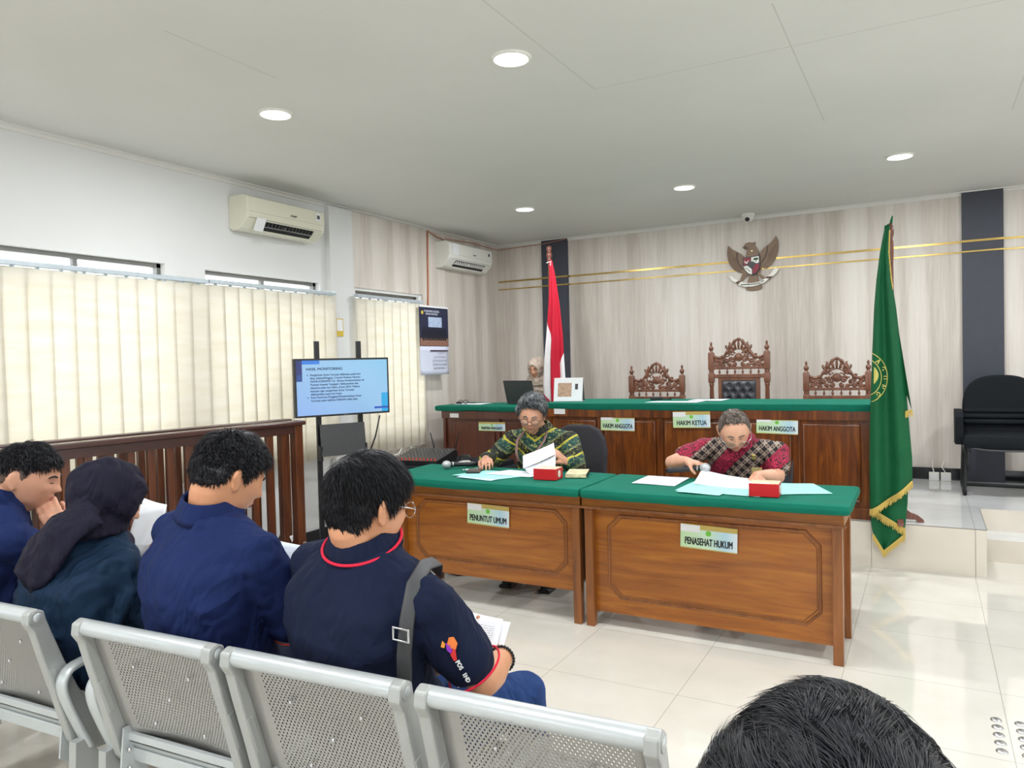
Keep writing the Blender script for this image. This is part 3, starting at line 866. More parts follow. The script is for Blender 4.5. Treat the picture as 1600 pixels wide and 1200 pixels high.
# ------------------------------------------------------------ name plates
def plate_mat():
    t = NT('name_plate_print')
    v = t.coords('UV'); sep = t.n('ShaderNodeSeparateXYZ'); t.l(v, sep.inputs[0])
    u, w = sep.outputs[0], sep.outputs[1]
    c = t.ramp(u, [(0.0, rgb(196, 226, 176)), (0.5, rgb(206, 232, 206)), (0.8, rgb(184, 220, 236)), (1.0, rgb(226, 236, 240))])
    gold = rgb(196, 172, 96)
    m = t.math('MAXIMUM', t.math('GREATER_THAN', w, 0.80), t.math('LESS_THAN', w, 0.045))
    t.base(t.mix(m, c, gold)); t.set(Roughness=0.25)
    return t.m
M['plate'] = plate_mat()
M['seal'] = plain('pale_green_seal', rgb(120, 200, 70), .5)
def name_plate(text, lab, x, y, z, w, h, tilt=0.0, flip=False, patch=True):
    t = thing('name_plate', lab, 'name plate', (x, y, z), 0)
    R = Matrix.Rotation(tilt, 4, 'Y')
    mb = MB().grid(lambda u, v: R @ Vector((-w / 2 + u * w, -0.008, -h / 2 + v * h)), 1, 1, 0)
    bx = MB().box((0, -.004, 0), (w, .0075, h), R.to_3x3(), 0, .002)
    bx.build('plate_body', M['gold'], t); mb.build('plate_face', M['plate'], t)
    F = R @ facing((0, -.0086, -h * .2), (0, -1, 0))
    lettering(text, h * .40, M['ink'], 'lettering', t, F, sx=min(.82, w * .90 / (len(text) * h * .40 * .66)), bold=.0011)
    q = MB().lathe([(0.0001, 0), (h * .11, 0), (h * .11, .0015), (.0001, .0015)], (0, 0, 0), 16, axis='y')
    q.v = [tuple(R @ (Vector(p) + Vector((0, -.0100, h * .18)))) for p in q.v]
    q.build('seal', M['seal'], t)
    if patch:
        q = MB().bb(-w / 2 + .001, -w * .15, -.0100, -.0085, h * .18, h * .47)
        q.v = [tuple(R @ Vector(p)) for p in q.v]
        q.build('white_patch', M['label'], t)
    if flip: t.rotation_euler = (0, PI, 0)
    return t
name_plate('PENUNTUT UMUM', 'PENUNTUT UMUM name plate on the left front desk', -2.255, 3.712, 0.545, 0.285, 0.125, 0.03)
name_plate('PENASEHAT HUKUM', 'PENASEHAT HUKUM name plate on the right front desk', -0.965, 3.712, 0.53, 0.285, 0.125, 0.03)
name_plate('HAKIM ANGGOTA', 'HAKIM ANGGOTA name plate left of the HAKIM KETUA plate', -2.16, 5.578, 0.935, 0.285, 0.125, 0.01)
name_plate('HAKIM KETUA', 'HAKIM KETUA name plate on the middle of the judges bench', -1.56, 5.562, 0.972, 0.285, 0.125, -0.02)
name_plate('HAKIM ANGGOTA', 'HAKIM ANGGOTA name plate behind the man in the red shirt, nearest the green flag', -0.945, 5.578, 0.938, 0.285, 0.122, 0.02)
name_plate('PANITERA PENGGANTI', 'pale PANITERA PENGGANTI name plate on the mahogany clerk desk', -3.57, 5.983, 0.845, 0.29, 0.085, 0.0, patch=False)
for nm, lab, x, y, z, w, h, a in (('', 'small white sticker at the top left of the left front desk', -2.80, 3.716, 0.628, .075, .03, .15),
                                 ('', 'small white sticker at the top left of the right front desk', -1.40, 3.716, 0.622, .09, .035, .05),
                                 ('', 'white sticker at the left end of the judges bench', -2.665, 5.562, 1.025, .10, .045, 0),
                                 ('', 'white sticker on the clerk desk top left', -3.98, 5.962, 0.945, .10, .04, 0)):
    tag(MB().box((0, 0, 0), (w, .002, h), Matrix.Rotation(a, 3, 'Y')).build('sticker', M['label'], None, loc=(x, y, z)), lab, 'sticker')

# ------------------------------------------------------------ carved chairs
def carved_chair(lab, x, W, ztop):
    t = thing('carved_chair', lab, 'chair', (x, 6.95, Zp), 0, 'carved judges chairs')
    h = W / 2; H = ztop - Zp; wd = M['carved']
    post_t = H - .015
    def post(s):
        xx = s * (h - .026)
        r = .024
        prof = [(.018, 0), (.022, .1), (.016, .3), (.024, .42), (.019, .45), (.016, .5), (.025, .62), (.018, post_t - .42), (.023, post_t - .40), (.023, post_t - .385), (.015, post_t - .375)]
        mb = MB().lathe(prof, (xx, 0, 0), 14)
        mb.bb(xx - .026, xx + .026, -.026, .026, post_t - .378, post_t - .29, bev=.005)
        mb.lathe([(.018, post_t - .30), (.024, post_t - .275), (.018, post_t - .25)], (xx, 0, 0), 14)
        mb.bb(xx - .026, xx + .026, -.026, .026, post_t - .262, post_t - .10, bev=.006)
        mb.lathe([(.022, post_t - .105), (.012, post_t - .085), (.023, post_t - .065), (.02, post_t - .05), (.006, post_t - .035), (.013, post_t - .02), (.004, post_t), (.0005, post_t)], (xx, 0, 0), 14)
        mb.build('back_post', wd, t, auto=50)
    post(-1); post(1)
    zr = post_t - .245     # bottom rail of the crest
    MB().bb(-h + .05, h - .05, -.016, .016, zr - .012, zr + .012, bev=.004).build('crest_rail', wd, t)
    z2 = zr - .075
    MB().bb(-h + .05, h - .05, -.018, .018, z2 - .018, z2 + .018, bev=.005).build('back_rail', wd, t)
    for i in range(6):
        xx = (-h + .10) + (W - .2) * i / 5
        MB().lathe([(.004, z2 + .015), (.006, z2 + .025), (.013, z2 + .038), (.005, z2 + .052), (.004, zr - .01)], (xx, 0, 0), 8).build('spindle', wd, t, smooth=True)
    # pierced crest
    hw = h - .05; top = H + .012 - zr
    def outline(u):     # u -1..1 -> height
        a = abs(u)
        return top * (0.40 + 0.60 * (0.5 + 0.5 * math.cos(PI * min(1, a / .72)))) if a < .72 else top * (.40 - .02 * math.sin((a - .72) * 20))
    mb = MB()
    pts = [Vector((hw * (i / 30 - 1), 0, zr + outline(i / 30 - 1) - .010)) for i in range(61)]
    mb.tube(pts, [.013 + .003 * math.sin(i * 1.3) for i in range(61)], 8)
    c0 = Vector((0, 0, zr + top * .36))
    mb.lathe([(.0005, -.016), (.024, -.018), (.030, -.010), (.036, -.012), (.040, 0), (.036, .012), (.0005, .016)], c0, 20, axis='y')
    mb.tube([c0 + Vector((math.cos(a) * .030, -.014, math.sin(a) * .030)) for a in [2 * PI * i / 20 for i in range(21)]], .004, 5)
    for i in range(-3, 4):                      # crown ribs
        a = i * 0.27
        p = [c0 + Vector((math.sin(a) * r * (1 + .25 * math.sin((r - .05) * 30) * abs(i) / 3), 0, math.cos(a) * r)) for r in np.linspace(top * .30, top * .60, 5)]
        mb.tube(p, [.008, .011, .011, .010, .008], 7)
    mb.tube([c0 + Vector((math.sin(a) * top * .28, 0, math.cos(a) * top * .28)) for a in np.linspace(-1.1, 1.1, 9)], .006, 6)
    rnd = random.Random(int(x * 100))
    def scroll(cx_, cz_, r, d, n0=0.0, turns=1.35):
        p = []
        for k in range(15):
            q = k / 14; a = n0 + d * q * turns * 2 * PI; rr = r * (1 - .8 * q)
            p.append(Vector((cx_ + math.cos(a) * rr, 0, cz_ + math.sin(a) * rr)))
        mb.tube(p, [.0100 - .003 * k / 14 for k in range(15)], 7)
        mb.ell((cx_, 0, cz_), (.011, .012, .011), nu=8, nv=6)
    for s in (-1, 1):
        for (fx, fz, r, n0) in ((.26, .30, .030, 0.6), (.42, .55, .026, 2.0), (.50, .22, .030, 4.0), (.66, .36, .026, 1.0), (.78, .18, .026, 3.0), (.92, .28, .024, .2), (.90, .10, .018, 2.2), (.32, .72, .020, 5.0), (.18, .12, .020, 1.5), (.36, .10, .018, 3.5), (.63, .10, .018, 0.5)):
            scroll(s * hw * fx, zr + top * fz, r * W / .54, s, n0)
        for k in range(22):
            rr_ = random.Random(k * 7 + int(W * 1000)); fx_ = rr_.uniform(.14, .98); hz_ = rr_.uniform(.04, .80)
            mb.ell((s * hw * fx_, 0, zr + outline(fx_) * hz_), (.016, .009, .008), Matrix.Rotation(rr_.uniform(0, 3), 3, 'Y'), 8, 6)
        for k in range(8):
            u = s * (.15 + .11 * k)
            mb.ell((hw * u, 0, zr + outline(u) * .55 - .004 + .008 * math.sin(k * 2.1)), (.011, .008, .007), Matrix.Rotation(k, 3, 'Y'), 8, 6)
            a = Vector((hw * u, 0, zr + outline(u) - .012)); mb.ell(a, (.014, .010, .008), Matrix.Rotation(-s * .6, 3, 'Y'), 8, 6)
    o = mb.build('carved_crest', wd, t, smooth=True)
    # padded back in its frame
    fz1 = z2 - .018; fz0 = .52; fw = h - .088
    mb = MB()
    mb.bb(-fw, -fw + .035, -.014, .014, fz0, fz1, bev=.004).bb(fw - .035, fw, -.014, .014, fz0, fz1, bev=.004).bb(-fw + .03, fw - .03, -.014, .014, fz1 - .022, fz1, bev=.003).bb(-fw + .03, fw - .03, -.014, .014, fz0, fz0 + .035, bev=.004)
    mb.bb(-h + .05, h - .05, -.015, .015, fz0 - .02, fz0 + .01)
    mb.build('back_frame', wd, t)
    pw = fw - .035; pz1 = fz1 - .022; pz0 = fz0 + .035
    bts = []
    r_ = 0; zz = pz1 - .045
    while zz > pz0 + .02:
        xs = (-.66, 0, .66) if r_ % 2 == 0 else (-1.0 + .12, -.33, .33, 1.0 - .12)
        for q in xs: bts.append((q * pw * .82, zz))
        zz -= .062; r_ += 1
    def pad(u, v):
        X = -pw + 2 * pw * u; Z = pz0 + (pz1 - pz0) * v
        e = min(1, min(u, 1 - u) * 9) * min(1, min(v, 1 - v) * 9 * (pz1 - pz0) / (2 * pw))
        d = .012 + .030 * math.sqrt(max(0, e))
        for bx, bz in bts:
            r2 = ((X - bx) / .021) ** 2 + ((Z - bz) / .024) ** 2
            d -= .020 * math.exp(-r2)
            d -= .008 * math.exp(-((X - bx) / .006) ** 2) * math.exp(-((Z - bz) / .05) ** 2)
        return Vector((X, -d, Z))
    MB().grid(pad, 56, 60).build('tufted_pad', M['leather'], t, smooth=True)
    bm_ = MB()
    for bx, bz in bts: bm_.ell((bx, -.022, bz), (.006, .005, .006), nu=8, nv=6)
    bm_.build('pad_buttons', M['chrome'], t, smooth=True)
    nl = MB(); k = 0
    for i in range(18):
        nl.ell((-pw + 2 * pw * i / 17, -.015, pz1 + .004), (.003, .003, .003), nu=6, nv=4)
        nl.ell((-pw - .004, -.015, pz0 + (pz1 - pz0) * i / 17), (.003, .003, .003), nu=6, nv=4); nl.ell((pw + .004, -.015, pz0 + (pz1 - pz0) * i / 17), (.003, .003, .003), nu=6, nv=4)
    nl.build('nail_heads', M['gold'], t)
    # seat, arms and front legs
    MB().box((0, -.25, .46), (W - .03, .48, .07), None, 0, .02).build('seat_frame', wd, t)
    MB().box((0, -.25, .51), (W - .09, .42, .06), None, 0, .025).build('seat_pad', M['leather'], t, auto=40)
    for s in (-1, 1):
        MB().lathe([(.016, 0), (.024, .06), (.018, .12), (.026, .3), (.02, .42), (.02, .5), (.024, .6), (.018, .66)], (s * (h - .03), -.46, 0), 12).build('front_leg', wd, t, smooth=True)
        MB().tube([(s * (h - .026), -.02, .68), (s * (h - .026), -.25, .675), (s * (h - .03), -.5, .68)], [.02, .022, .024], 8).build('armrest', wd, t, smooth=True)
carved_chair('low carved wooden chair at the left end, behind the judges bench', -2.285, .555, 1.395)
carved_chair('tall carved wooden chair with black tufted back, middle of the three', -1.505, .55, 1.600)
carved_chair('low carved wooden chair beside the green flag', -0.680, .545, 1.403)

# ------------------------------------------------------------ things on the judges bench and the clerk desk
t = thing('desk_calendar', 'white tent desk calendar standing at the left end of the judges bench', 'calendar', (-2.685, 5.80, 1.097), math.radians(12))
MB().prism([(-.055, 0), (.055, 0), (0, .20), (-.006, .20)], .25, lambda a, b, d: Vector((-.125 + d, a, b))).build('stand', M['label'], t)
MB().prism([(-.0545, .003), (-.056, .003), (-.0065, .196), (-.005, .197)], .23, lambda a, b, d: Vector((-.115 + d, a, b))).build('front_page', M['paper'], t)
MB().add([Vector((.1258, -.05, .004)), Vector((.1258, .05, .004)), Vector((.1258, 0, .19))], [(0, 1, 2)]).build('painted_end_shade', M['black_plastic'], t)  # black triangle stands in for the shade inside the tent's open end
def onface(u, v, o=.0015):
    a = -.055 + .049 * v; return Vector((u, a - o, .2 * v))
MB().add([onface(-.09, .2), onface(.03, .2), onface(.03, .78), onface(-.09, .78)], [(0, 1, 2, 3)]).build('picture', plain('sepia_print', rgb(186, 152, 128), .6, var=.25, scale=60), t)
MB().add([onface(.06, .5), onface(.085, .5), onface(.085, .74), onface(.06, .74)], [(0, 1, 2, 3)]).build('date_block', M['dark_grey'], t)
def sheet(lab, pts, z, mat, name='paper_sheet', group=None, cat='paper', curl=0.0, th=.0008, n=8):
    c = sum((Vector((p[0], p[1], 0)) for p in pts), Vector()) / 4
    q = [Vector((p[0], p[1], 0)) - c for p in pts]
    def fn(u, v):
        a = q[0].lerp(q[1], u); b = q[3].lerp(q[2], u); p = a.lerp(b, v)
        return Vector((p.x, p.y, curl * (u - .5) ** 2 * 4 * 0.5 + .0009 * math.sin(5 * u + 3 * v)))
    o = MB().grid(fn, n, n, 0, th).build(name, mat, None, smooth=False, loc=(c.x, c.y, z))
    return tag(o, lab, cat, group)
ZB = 1.0985
sheet('white paper lying on the judges bench left of its middle', [(-1.95, 5.62), (-1.55, 5.65), (-1.52, 5.82), (-1.9, 5.80)], ZB, M['paper'])
sheet('white paper lying on the judges bench in front of the tall carved chair', [(-1.68, 5.88), (-1.42, 5.90), (-1.40, 6.12), (-1.66, 6.10)], ZB, M['print'])
t = thing('tv_remote', 'small black device lying on the judges bench in front of the left carved chair', 'remote', (-1.97, 5.98, ZB), .3)
MB().box((0, 0, .012), (.10, .05, .024), None, 0, .005).build('body', M['black_plastic'], t)
MB().tube([(.05, 0, .008), (.09, .01, .006), (.12, -.01, .005)], .006, 6).build('strap', M['black_plastic'], t)
t = thing('laptop', 'open black laptop seen from behind on the clerk desk', 'laptop', (-3.38, 6.22, 1.043), PI + math.radians(-8))
MB().box((0, .11, .009), (.34, .23, .016), None, 0, .004).build('base', M['dark_grey'], t)
MB().box((0, -.03, .118), (.34, .008, .225), Matrix.Rotation(math.radians(16), 3, 'X'), 0, .003).build('lid', M['dark_grey'], t)
for o in list(t.children):
    o.rotation_euler = (0, 0, PI)
sheet('white paper at the left end of the clerk desk', [(-4.08, 6.1), (-3.78, 6.12), (-3.78, 6.36), (-4.1, 6.3)], 1.043, M['paper'])
t = thing('eyeglasses', 'black folded eyeglasses and cable on the clerk desk paper', 'eyeglasses', (-3.98, 6.17, 1.046), .3)
MB().tube([(-.05 + .022 * math.cos(a), .0, .018 + .018 * math.sin(a)) for a in [2 * PI * i / 14 for i in range(15)]], .003, 6).tube([(.0 + .022 * math.cos(a), .0, .018 + .018 * math.sin(a)) for a in [2 * PI * i / 14 for i in range(15)]], .003, 6).tube([(.02, 0, .02), (.05, .03, .004), (.09, .04, .003)], .003, 6).build('frame', M['black_plastic'], t)
MB().box((-.07, .01, .01), (.05, .03, .02), None, 0, .004).build('case', M['black_plastic'], t)

# ------------------------------------------------------------ things on the front desks
ZD = 0.7685
def microphone(lab, p0, p1, name='microphone', hold=False):
    p0 = Vector(p0); p1 = Vector(p1); d = (p1 - p0).normalized()    # p0 = head centre, p1 = tail
    t = thing(name, lab, 'microphone', tuple(p0))
    L = (p1 - p0).length
    q = d.to_track_quat('Z', 'Y').to_matrix()
    def mb(prof, n=20):
        m = MB().lathe(prof, (0, 0, 0), n); m.v = [tuple(q @ Vector(v)) for v in m.v]; return m
    mb([(.0005, -.027), (.012, -.024), (.022, -.014), (.0265, 0), (.0255, .012), (.020, .024), (.017, .028)]).build('grille', M['chrome_mesh'], t, smooth=True)
    mb([(.017, .026), (.0185, .034), (.018, .045), (.0145, .06), (.0135, L * .62), (.015, L * .64), (.015, L * .9), (.013, L)]).build('handle', M['black_plastic'], t, smooth=True)
    mb([(.0187, .040), (.0195, .043), (.0187, .047)]).build('collar_ring', M['chrome'], t, smooth=True)
    return t
M['chrome_mesh'] = plain('silver_mesh', rgb(186, 188, 190), .45, .6, var=.3, scale=350, bump=.3)
microphone('black microphone with silver head lying on the left desk beside the phone', (-2.69, 3.92, ZD + .026), (-2.565, 4.09, ZD + .014))
for lab, pts, m in (('pale turquoise folder under the phone on the left desk', [(-2.50, 3.70), (-2.16, 3.66), (-1.98, 3.93), (-2.40, 3.95)], 'teal_paper'),
                    ('white paper sheet lying on the turquoise folder before the man in the green shirt', [(-2.33, 3.80), (-2.02, 3.79), (-1.92, 3.97), (-2.27, 4.0)], 'print'),
                    ('small pale blue slip at the front edge of the left desk', [(-2.43, 3.645), (-2.17, 3.60), (-2.15, 3.66), (-2.42, 3.71)], 'pale_blue')):
    if m == 'pale_blue' and 'pale_blue' not in M: M['pale_blue'] = plain('pale_blue_paper', rgb(186, 214, 236), .7, var=.02)
    sheet(lab, pts, ZD + (.003 if m == 'print' else .0012), M[m])
t = thing('smartphone', 'black smartphone lying on the turquoise folder on the left desk', 'phone', (-2.44, 3.86, ZD + .002), math.radians(24))
MB().box((0, 0, .006), (.085, .155, .010), None, 0, .004).build('case', M['black_plastic'], t)
MB().bb(-.038, .038, -.072, .072, .0112, .0118).build('screen', plain('dark_glass', rgb(20, 21, 24), .08), t)
t = thing('ballpoint_pen', 'white pen lying beside the phone on the left desk', 'pen', (-2.50, 3.93, ZD + .006), math.radians(60))
MB().capsule((-.065, 0, 0), (.06, 0, 0), .0045, .0045, 8).build('barrel', M['label'], t, smooth=True)
MB().capsule((-.07, 0, 0), (-.055, 0, 0), .0035, .005, 8).build('tip', M['black_plastic'], t, smooth=True)
def tissue(lab, x, y, rz):
    t = thing('red_box', lab, 'box', (x, y, ZD), rz, 'red boxes on the front desks')
    MB().bb(-.068, .068, -.055, .055, 0, .062, bev=.002).build('carton', M['red_box'], t)
    MB().bb(-.067, .067, -.054, .054, .0621, .0635).build('lid_print', plain('lid_print', rgb(236, 190, 160), .5, var=.25, scale=55), t)
    MB().bb(-.067, .03, -.054, -.035, .0636, .064).build('lid_band', M['label'], t)
    q = MB().lathe([(.0001, 0), (.024, 0), (.024, .001), (.0001, .001)], (0, 0, 0), 20, axis='x'); q.v = [(p[0] + .0682, p[1] * .75, p[2] * .85 + .031) for p in q.v]
    q.build('round_seal', M['label'], t)
    q = MB().lathe([(.0001, 0), (.010, 0), (.010, .001), (.0001, .001)], (0, 0, 0), 14, axis='x'); q.v = [(p[0] + .0694, p[1] * .75, p[2] * .85 + .031) for p in q.v]
    q.build('seal_print', M['peach'], t)
tissue('small red box with white round seal on the left desk', -1.895, 3.785, math.radians(4))
tissue('small red box with white round seal on the right desk, on the turquoise folders', -0.685, 3.69, math.radians(4))
t = thing('patterned_box', 'flat cream patterned box behind the red box on the left desk', 'box', (-1.79, 3.96, ZD), math.radians(18))
MB().bb(-.06, .06, -.10, .10, 0, .022, bev=.002).build('carton', plain('cream_pattern', rgb(212, 200, 160), .5, var=.35, scale=30), t)
MB().bb(.0605, .062, -.098, .098, .001, .021).build('side_panel', M['black_plastic'], t)
sheet('white paper sheet at the left of the right desk, near the joint of the desks', [(-1.40, 3.80), (-1.16, 3.79), (-1.16, 4.08), (-1.40, 4.08)], ZD + .001, M['print'])
sheet('pale turquoise folder spread under the white page on the right desk', [(-1.12, 3.66), (-0.70, 3.63), (-0.66, 3.98), (-1.10, 4.03)], ZD + .0012, M['teal_paper'])
sheet('pale turquoise slip at the front edge of the right desk', [(-1.10, 3.615), (-0.88, 3.59), (-0.87, 3.66), (-1.08, 3.69)], ZD + .003, M['teal_paper'])
sheet('pale turquoise folder at the right end of the right desk', [(-0.63, 3.72), (-0.40, 3.84), (-0.52, 4.10), (-0.70, 4.06)], ZD + .0012, M['teal_paper'])

# ------------------------------------------------------------ flags
def flag(name, lab, base, top, pole_r, surf, nu, nv, matfn, mats, finial, base_fn, parts=None, cat='flag'):
    t = thing(name, lab, cat, base)
    B = Vector(base); T = Vector(top) - B
    MB().tube([(0, 0, 0), T], pole_r, 14).build('pole', M['pole_wood'], t, smooth=True)
    finial(t, T); base_fn(t)
    mb = MB().grid(lambda u, v: Vector(surf(u, v)) - B, nu, nv, 0, .0025)
    o = mb.build('flag_cloth', mats, t, smooth=True)
    if matfn:
        n = nu * nv
        for p in o.data.polygons:
            i = p.index % n if p.index < 2 * n else 0
            p.material_index = matfn(((i % nu) + .5) / nu, ((i // nu) + .5) / nv)
    return t
# red and white flag: behind the gap between the clerk desk and the judges bench
def interp(tab, z):
    for (z0, *a), (z1, *b) in zip(tab, tab[1:]):
        if (z0 >= z >= z1):
            k = (z0 - z) / (z0 - z1) if z0 != z1 else 0
            return [p + (q - p) * k for p, q in zip(a, b)]
    return list(tab[-1][1:]) if z < tab[-1][0] else list(tab[0][1:])
rw_tab = [(2.44, -3.255, -3.225), (2.3, -3.255, -3.195), (2.0, -3.275, -3.15), (1.7, -3.305, -3.12), (1.45, -3.335, -3.11), (1.2, -3.35, -3.10), (1.0, -3.34, -3.10), (.70, -3.28, -3.12)]
def rw_surf(u, v):
    z = 2.44 - v * 1.72
    xl, xr = interp(rw_tab, z)
    k = min(1, (2.44 - z) / .9)
    x = xl + (xr - xl) * u
    y = 6.64 - .020 * k * math.sin(u * PI * 4.6 + .4 * v) - .055 * k * math.sin(u * PI)
    return (x, y, z)
def rw_mat(u, v):
    z = 2.44 - v * 1.72
    if u < .42 and z < 1.86 - .5 * u and z > 1.14 - u * .3: return 1
    if u > .80 and z < 1.52 - (1 - u) * .5 + .0: return 1
    return 0
def rw_fin(t, T):
    MB().lathe([(.016, -.13), (.026, -.12), (.026, -.105), (.018, -.10), (.027, -.085), (.030, -.06), (.024, -.04), (.016, -.035), (.024, -.02), (.028, 0), (.022, .022), (.0005, .03)], T, 16).build('finial', M['pole_wood'], t, smooth=True)
    MB().tube([T + Vector((-.02, -.02, -.14)), T + Vector((.03, -.02, -.13)), T + Vector((.02, -.022, -.17))], .006, 6).build('tie', M['label'], t)
def foot(t):
    MB().lathe([(.16, 0), (.16, .03), (.10, .05), (.03, .09), (.022, .2)], (0, 0, 0), 24).build('stand', M['pole_wood'], t, auto=40)
flag('red_white_flag', 'tall red and white flag on a wooden pole at the left of the judges bench', (-3.275, 6.66, Zp), (-3.265, 6.66, 2.56), .014, rw_surf, 96, 200, rw_mat, [M['red_cloth'], M['white_cloth']], rw_fin, foot)

# green flag with gold fringe
gf_tab = [(2.25, -.235, -.205), (2.10, -.262, -.212), (1.92, -.285, -.200), (1.73, -.301, -.175), (1.55, -.309, -.158), (1.42, -.315, -.143), (1.17, -.326, -.120), (.98, -.333, -.108), (.75, -.338, -.092), (.36, -.340, -.092), (.1, -.33, -.1)]
def gf_bot(u):   # bottom height, front layer slants up to the right
    return .455 + .075 * u if u > .3 else .44 + .08 * u
def gf_surf(u, v, z0=2.27):
    zb = .40 + .20 * u ** 1.2
    z = z0 - v * (z0 - zb)
    xl, xr = interp(gf_tab, z)
    k = min(1, (2.3 - z) / 1.0)
    x = xl + (xr - xl) * u
    y = 5.455 - .030 * k * math.sin(u * PI * 3.2 + .3) - .03 * k * math.sin(u * PI)
    return (x, y, z)
def gf_fin(t, T):
    MB().lathe([(.014, -.26), (.019, -.23), (.020, -.12), (.014, -.10), (.022, -.07), (.022, -.03), (.010, 0), (.0005, .01)], T, 14).build('finial', M['pole_wood'], t, smooth=True)
    MB().tube([T + Vector((.0, 0, -.05)), T + Vector((.006, 0, .01)), T + Vector((.014, 0, .05))], [.012, .009, .004], 8).tube([T + Vector((-.02, -.005, -.09)), T + Vector((-.018, 0, -.02)), T + Vector((0, 0, -.0))], [.010, .014, .009], 8).build('cloth_tip', M['green_flag'], t, smooth=True)
def gf_foot(t):
    mb = MB()
    for a in (0.2, 0.2 + PI / 2, 0.2 + PI, 0.2 - PI / 2):
        d = Vector((math.cos(a), math.sin(a), 0)); s = Vector((-d.y, d.x, 0)) * .018
        prof = [(0, 0.05), (.05, .09), (.09, .06), (.13, .045), (.16, .02), (.165, 0), (.13, 0), (.11, .018), (.05, .02), (0, 0.0)]
        mb.prism(prof, 1, lambda a_, b_, q, d=d, s=s: d * a_ + Vector((0, 0, b_)) + s * (2 * q - 1))
    mb.lathe([(.035, 0.02), (.035, .1), (.02, .13), (.018, .2)], (0, 0, 0), 14)
    mb.build('stand', M['pole_wood'], t)
GF = flag('green_flag', 'tall dark green flag with gold fringe at the right end of the judges bench', (-.19, 5.60, Zp), (-.205, 5.52, 2.29), .014, gf_surf, 48, 60, None, M['green_flag'], gf_fin, gf_foot)
GB = Vector((-.19, 5.60, Zp))
# lower fold hanging over the platform edge
low = [(-.345, .46), (-.34, .36), (-.325, .22), (-.262, .125), (-.15, .235), (-.135, .27), (-.115, .50), (-.15, .62), (-.30, .62)]
mb = MB()
def lowf(u, v):
    xl, xr = interp([(.60, -.34, -.115), (.45, -.345, -.12), (.3, -.335, -.135), (.235, -.325, -.15), (.12, -.262, -.255)], .60 - v * .48)
    x = xl + (xr - xl) * u
    return Vector((x, 5.475 + .012 * math.sin(u * 7), .60 - v * .48)) - GB
mb.grid(lowf, 20, 20, 0, .0025).build('lower_fold', M['green_flag'], GF, smooth=True)
fr = MB(); rnd = random.Random(4)
def fringe(p, q, n, L, y):
    for i in range(n):
        k = i / (n - 1); a = Vector(p).lerp(Vector(q), k)
        fr.tube([a, a + Vector((rnd.uniform(-.004, .004), -.004 + rnd.uniform(-.003, .003), -L * rnd.uniform(.7, 1.05)))], [.0032, .0018], 4)
    fr.tube([Vector(p), Vector(q)], .0045, 5)
def gs(u, v, off=-.006): 
    p = Vector(gf_surf(u, v)); p.y += off; return p - GB
for i in range(20):
    fringe(gs(i / 20, 1), gs((i + 1) / 20, 1), 5, .045, 0)
fringe(Vector((-.34, 5.452, .41)) - GB, Vector((-.135, 5.452, .285)) - GB, 46, .05, 0)
fringe(Vector((-.325, 5.46, .235)) - GB, Vector((-.262, 5.46, .125)) - GB, 26, .04, 0)
fringe(Vector((-.262, 5.46, .125)) - GB, Vector((-.135, 5.46, .25)) - GB, 36, .045, 0)
for i in range(10):
    fringe(gs(1 - .02 * 0 - .0, .02 + i * .022), gs(1, .02 + (i + 1) * .022), 3, .018, 0)
fringe(Vector((-.125, 5.45, 1.055)) - GB, Vector((-.088, 5.45, 1.065)) - GB, 8, .05, 0)
fr.build('gold_fringe', M['fringe'], GF)
MB().add([gs(1, .40, 0), gs(1, .66, 0), Vector((-.088, 5.452, 1.06)) - GB, gs(1, .40, -.004), gs(1, .66, -.004), Vector((-.088, 5.448, 1.06)) - GB], [(0, 1, 2), (5, 4, 3), (0, 3, 4, 1), (1, 4, 5, 2), (2, 5, 3, 0)]).build('side_fold', M['green_flag'], GF)
# ring and letters of the emblem, following the pleats
def on_flag(x, z, off):
    xl, xr = interp(gf_tab, z); u = (x - xl) / (xr - xl)
    u = max(0.0, min(1.0, u)); v = .5
    for _ in range(14):
        zz = gf_surf(u, v)[2]; v += (zz - z) / 1.9; v = max(0, min(1, v))
    p = Vector(gf_surf(u, v)); p.y -= off; return p - GB
ec = (-.352, 1.28); ER = .165
yel = plain('flag_yellow_print', rgb(206, 196, 104), .6)
mb = MB()
for R_ in (ER, ER * .72):
    pts = [on_flag(ec[0] + math.sin(a) * R_ * .75, ec[1] + math.cos(a) * R_, .005) for a in np.linspace(.25, PI - .25, 30)]
    mb.tube(pts, .003, 5)
mb.build('emblem_ring', yel, GF)
for k, ch in enumerate('AGUNG'):
    a = .75 + k * .42
    p = on_flag(ec[0] + math.sin(a) * ER * .86 * .75, ec[1] + math.cos(a) * ER * .86, .006)
    F = facing(p, (0, -1, 0)) @ Matrix.Rotation(-a, 4, 'Z')
    lettering(ch, .045, yel, 'emblem_letter', GF, F, sx=.8, bold=.001)
MB().grid(lambda u, v: on_flag(-.318 + .04 * u * math.sin(PI * v), 1.22 + .15 * v, .004), 6, 12).build('emblem_figure', yel, GF, smooth=True)

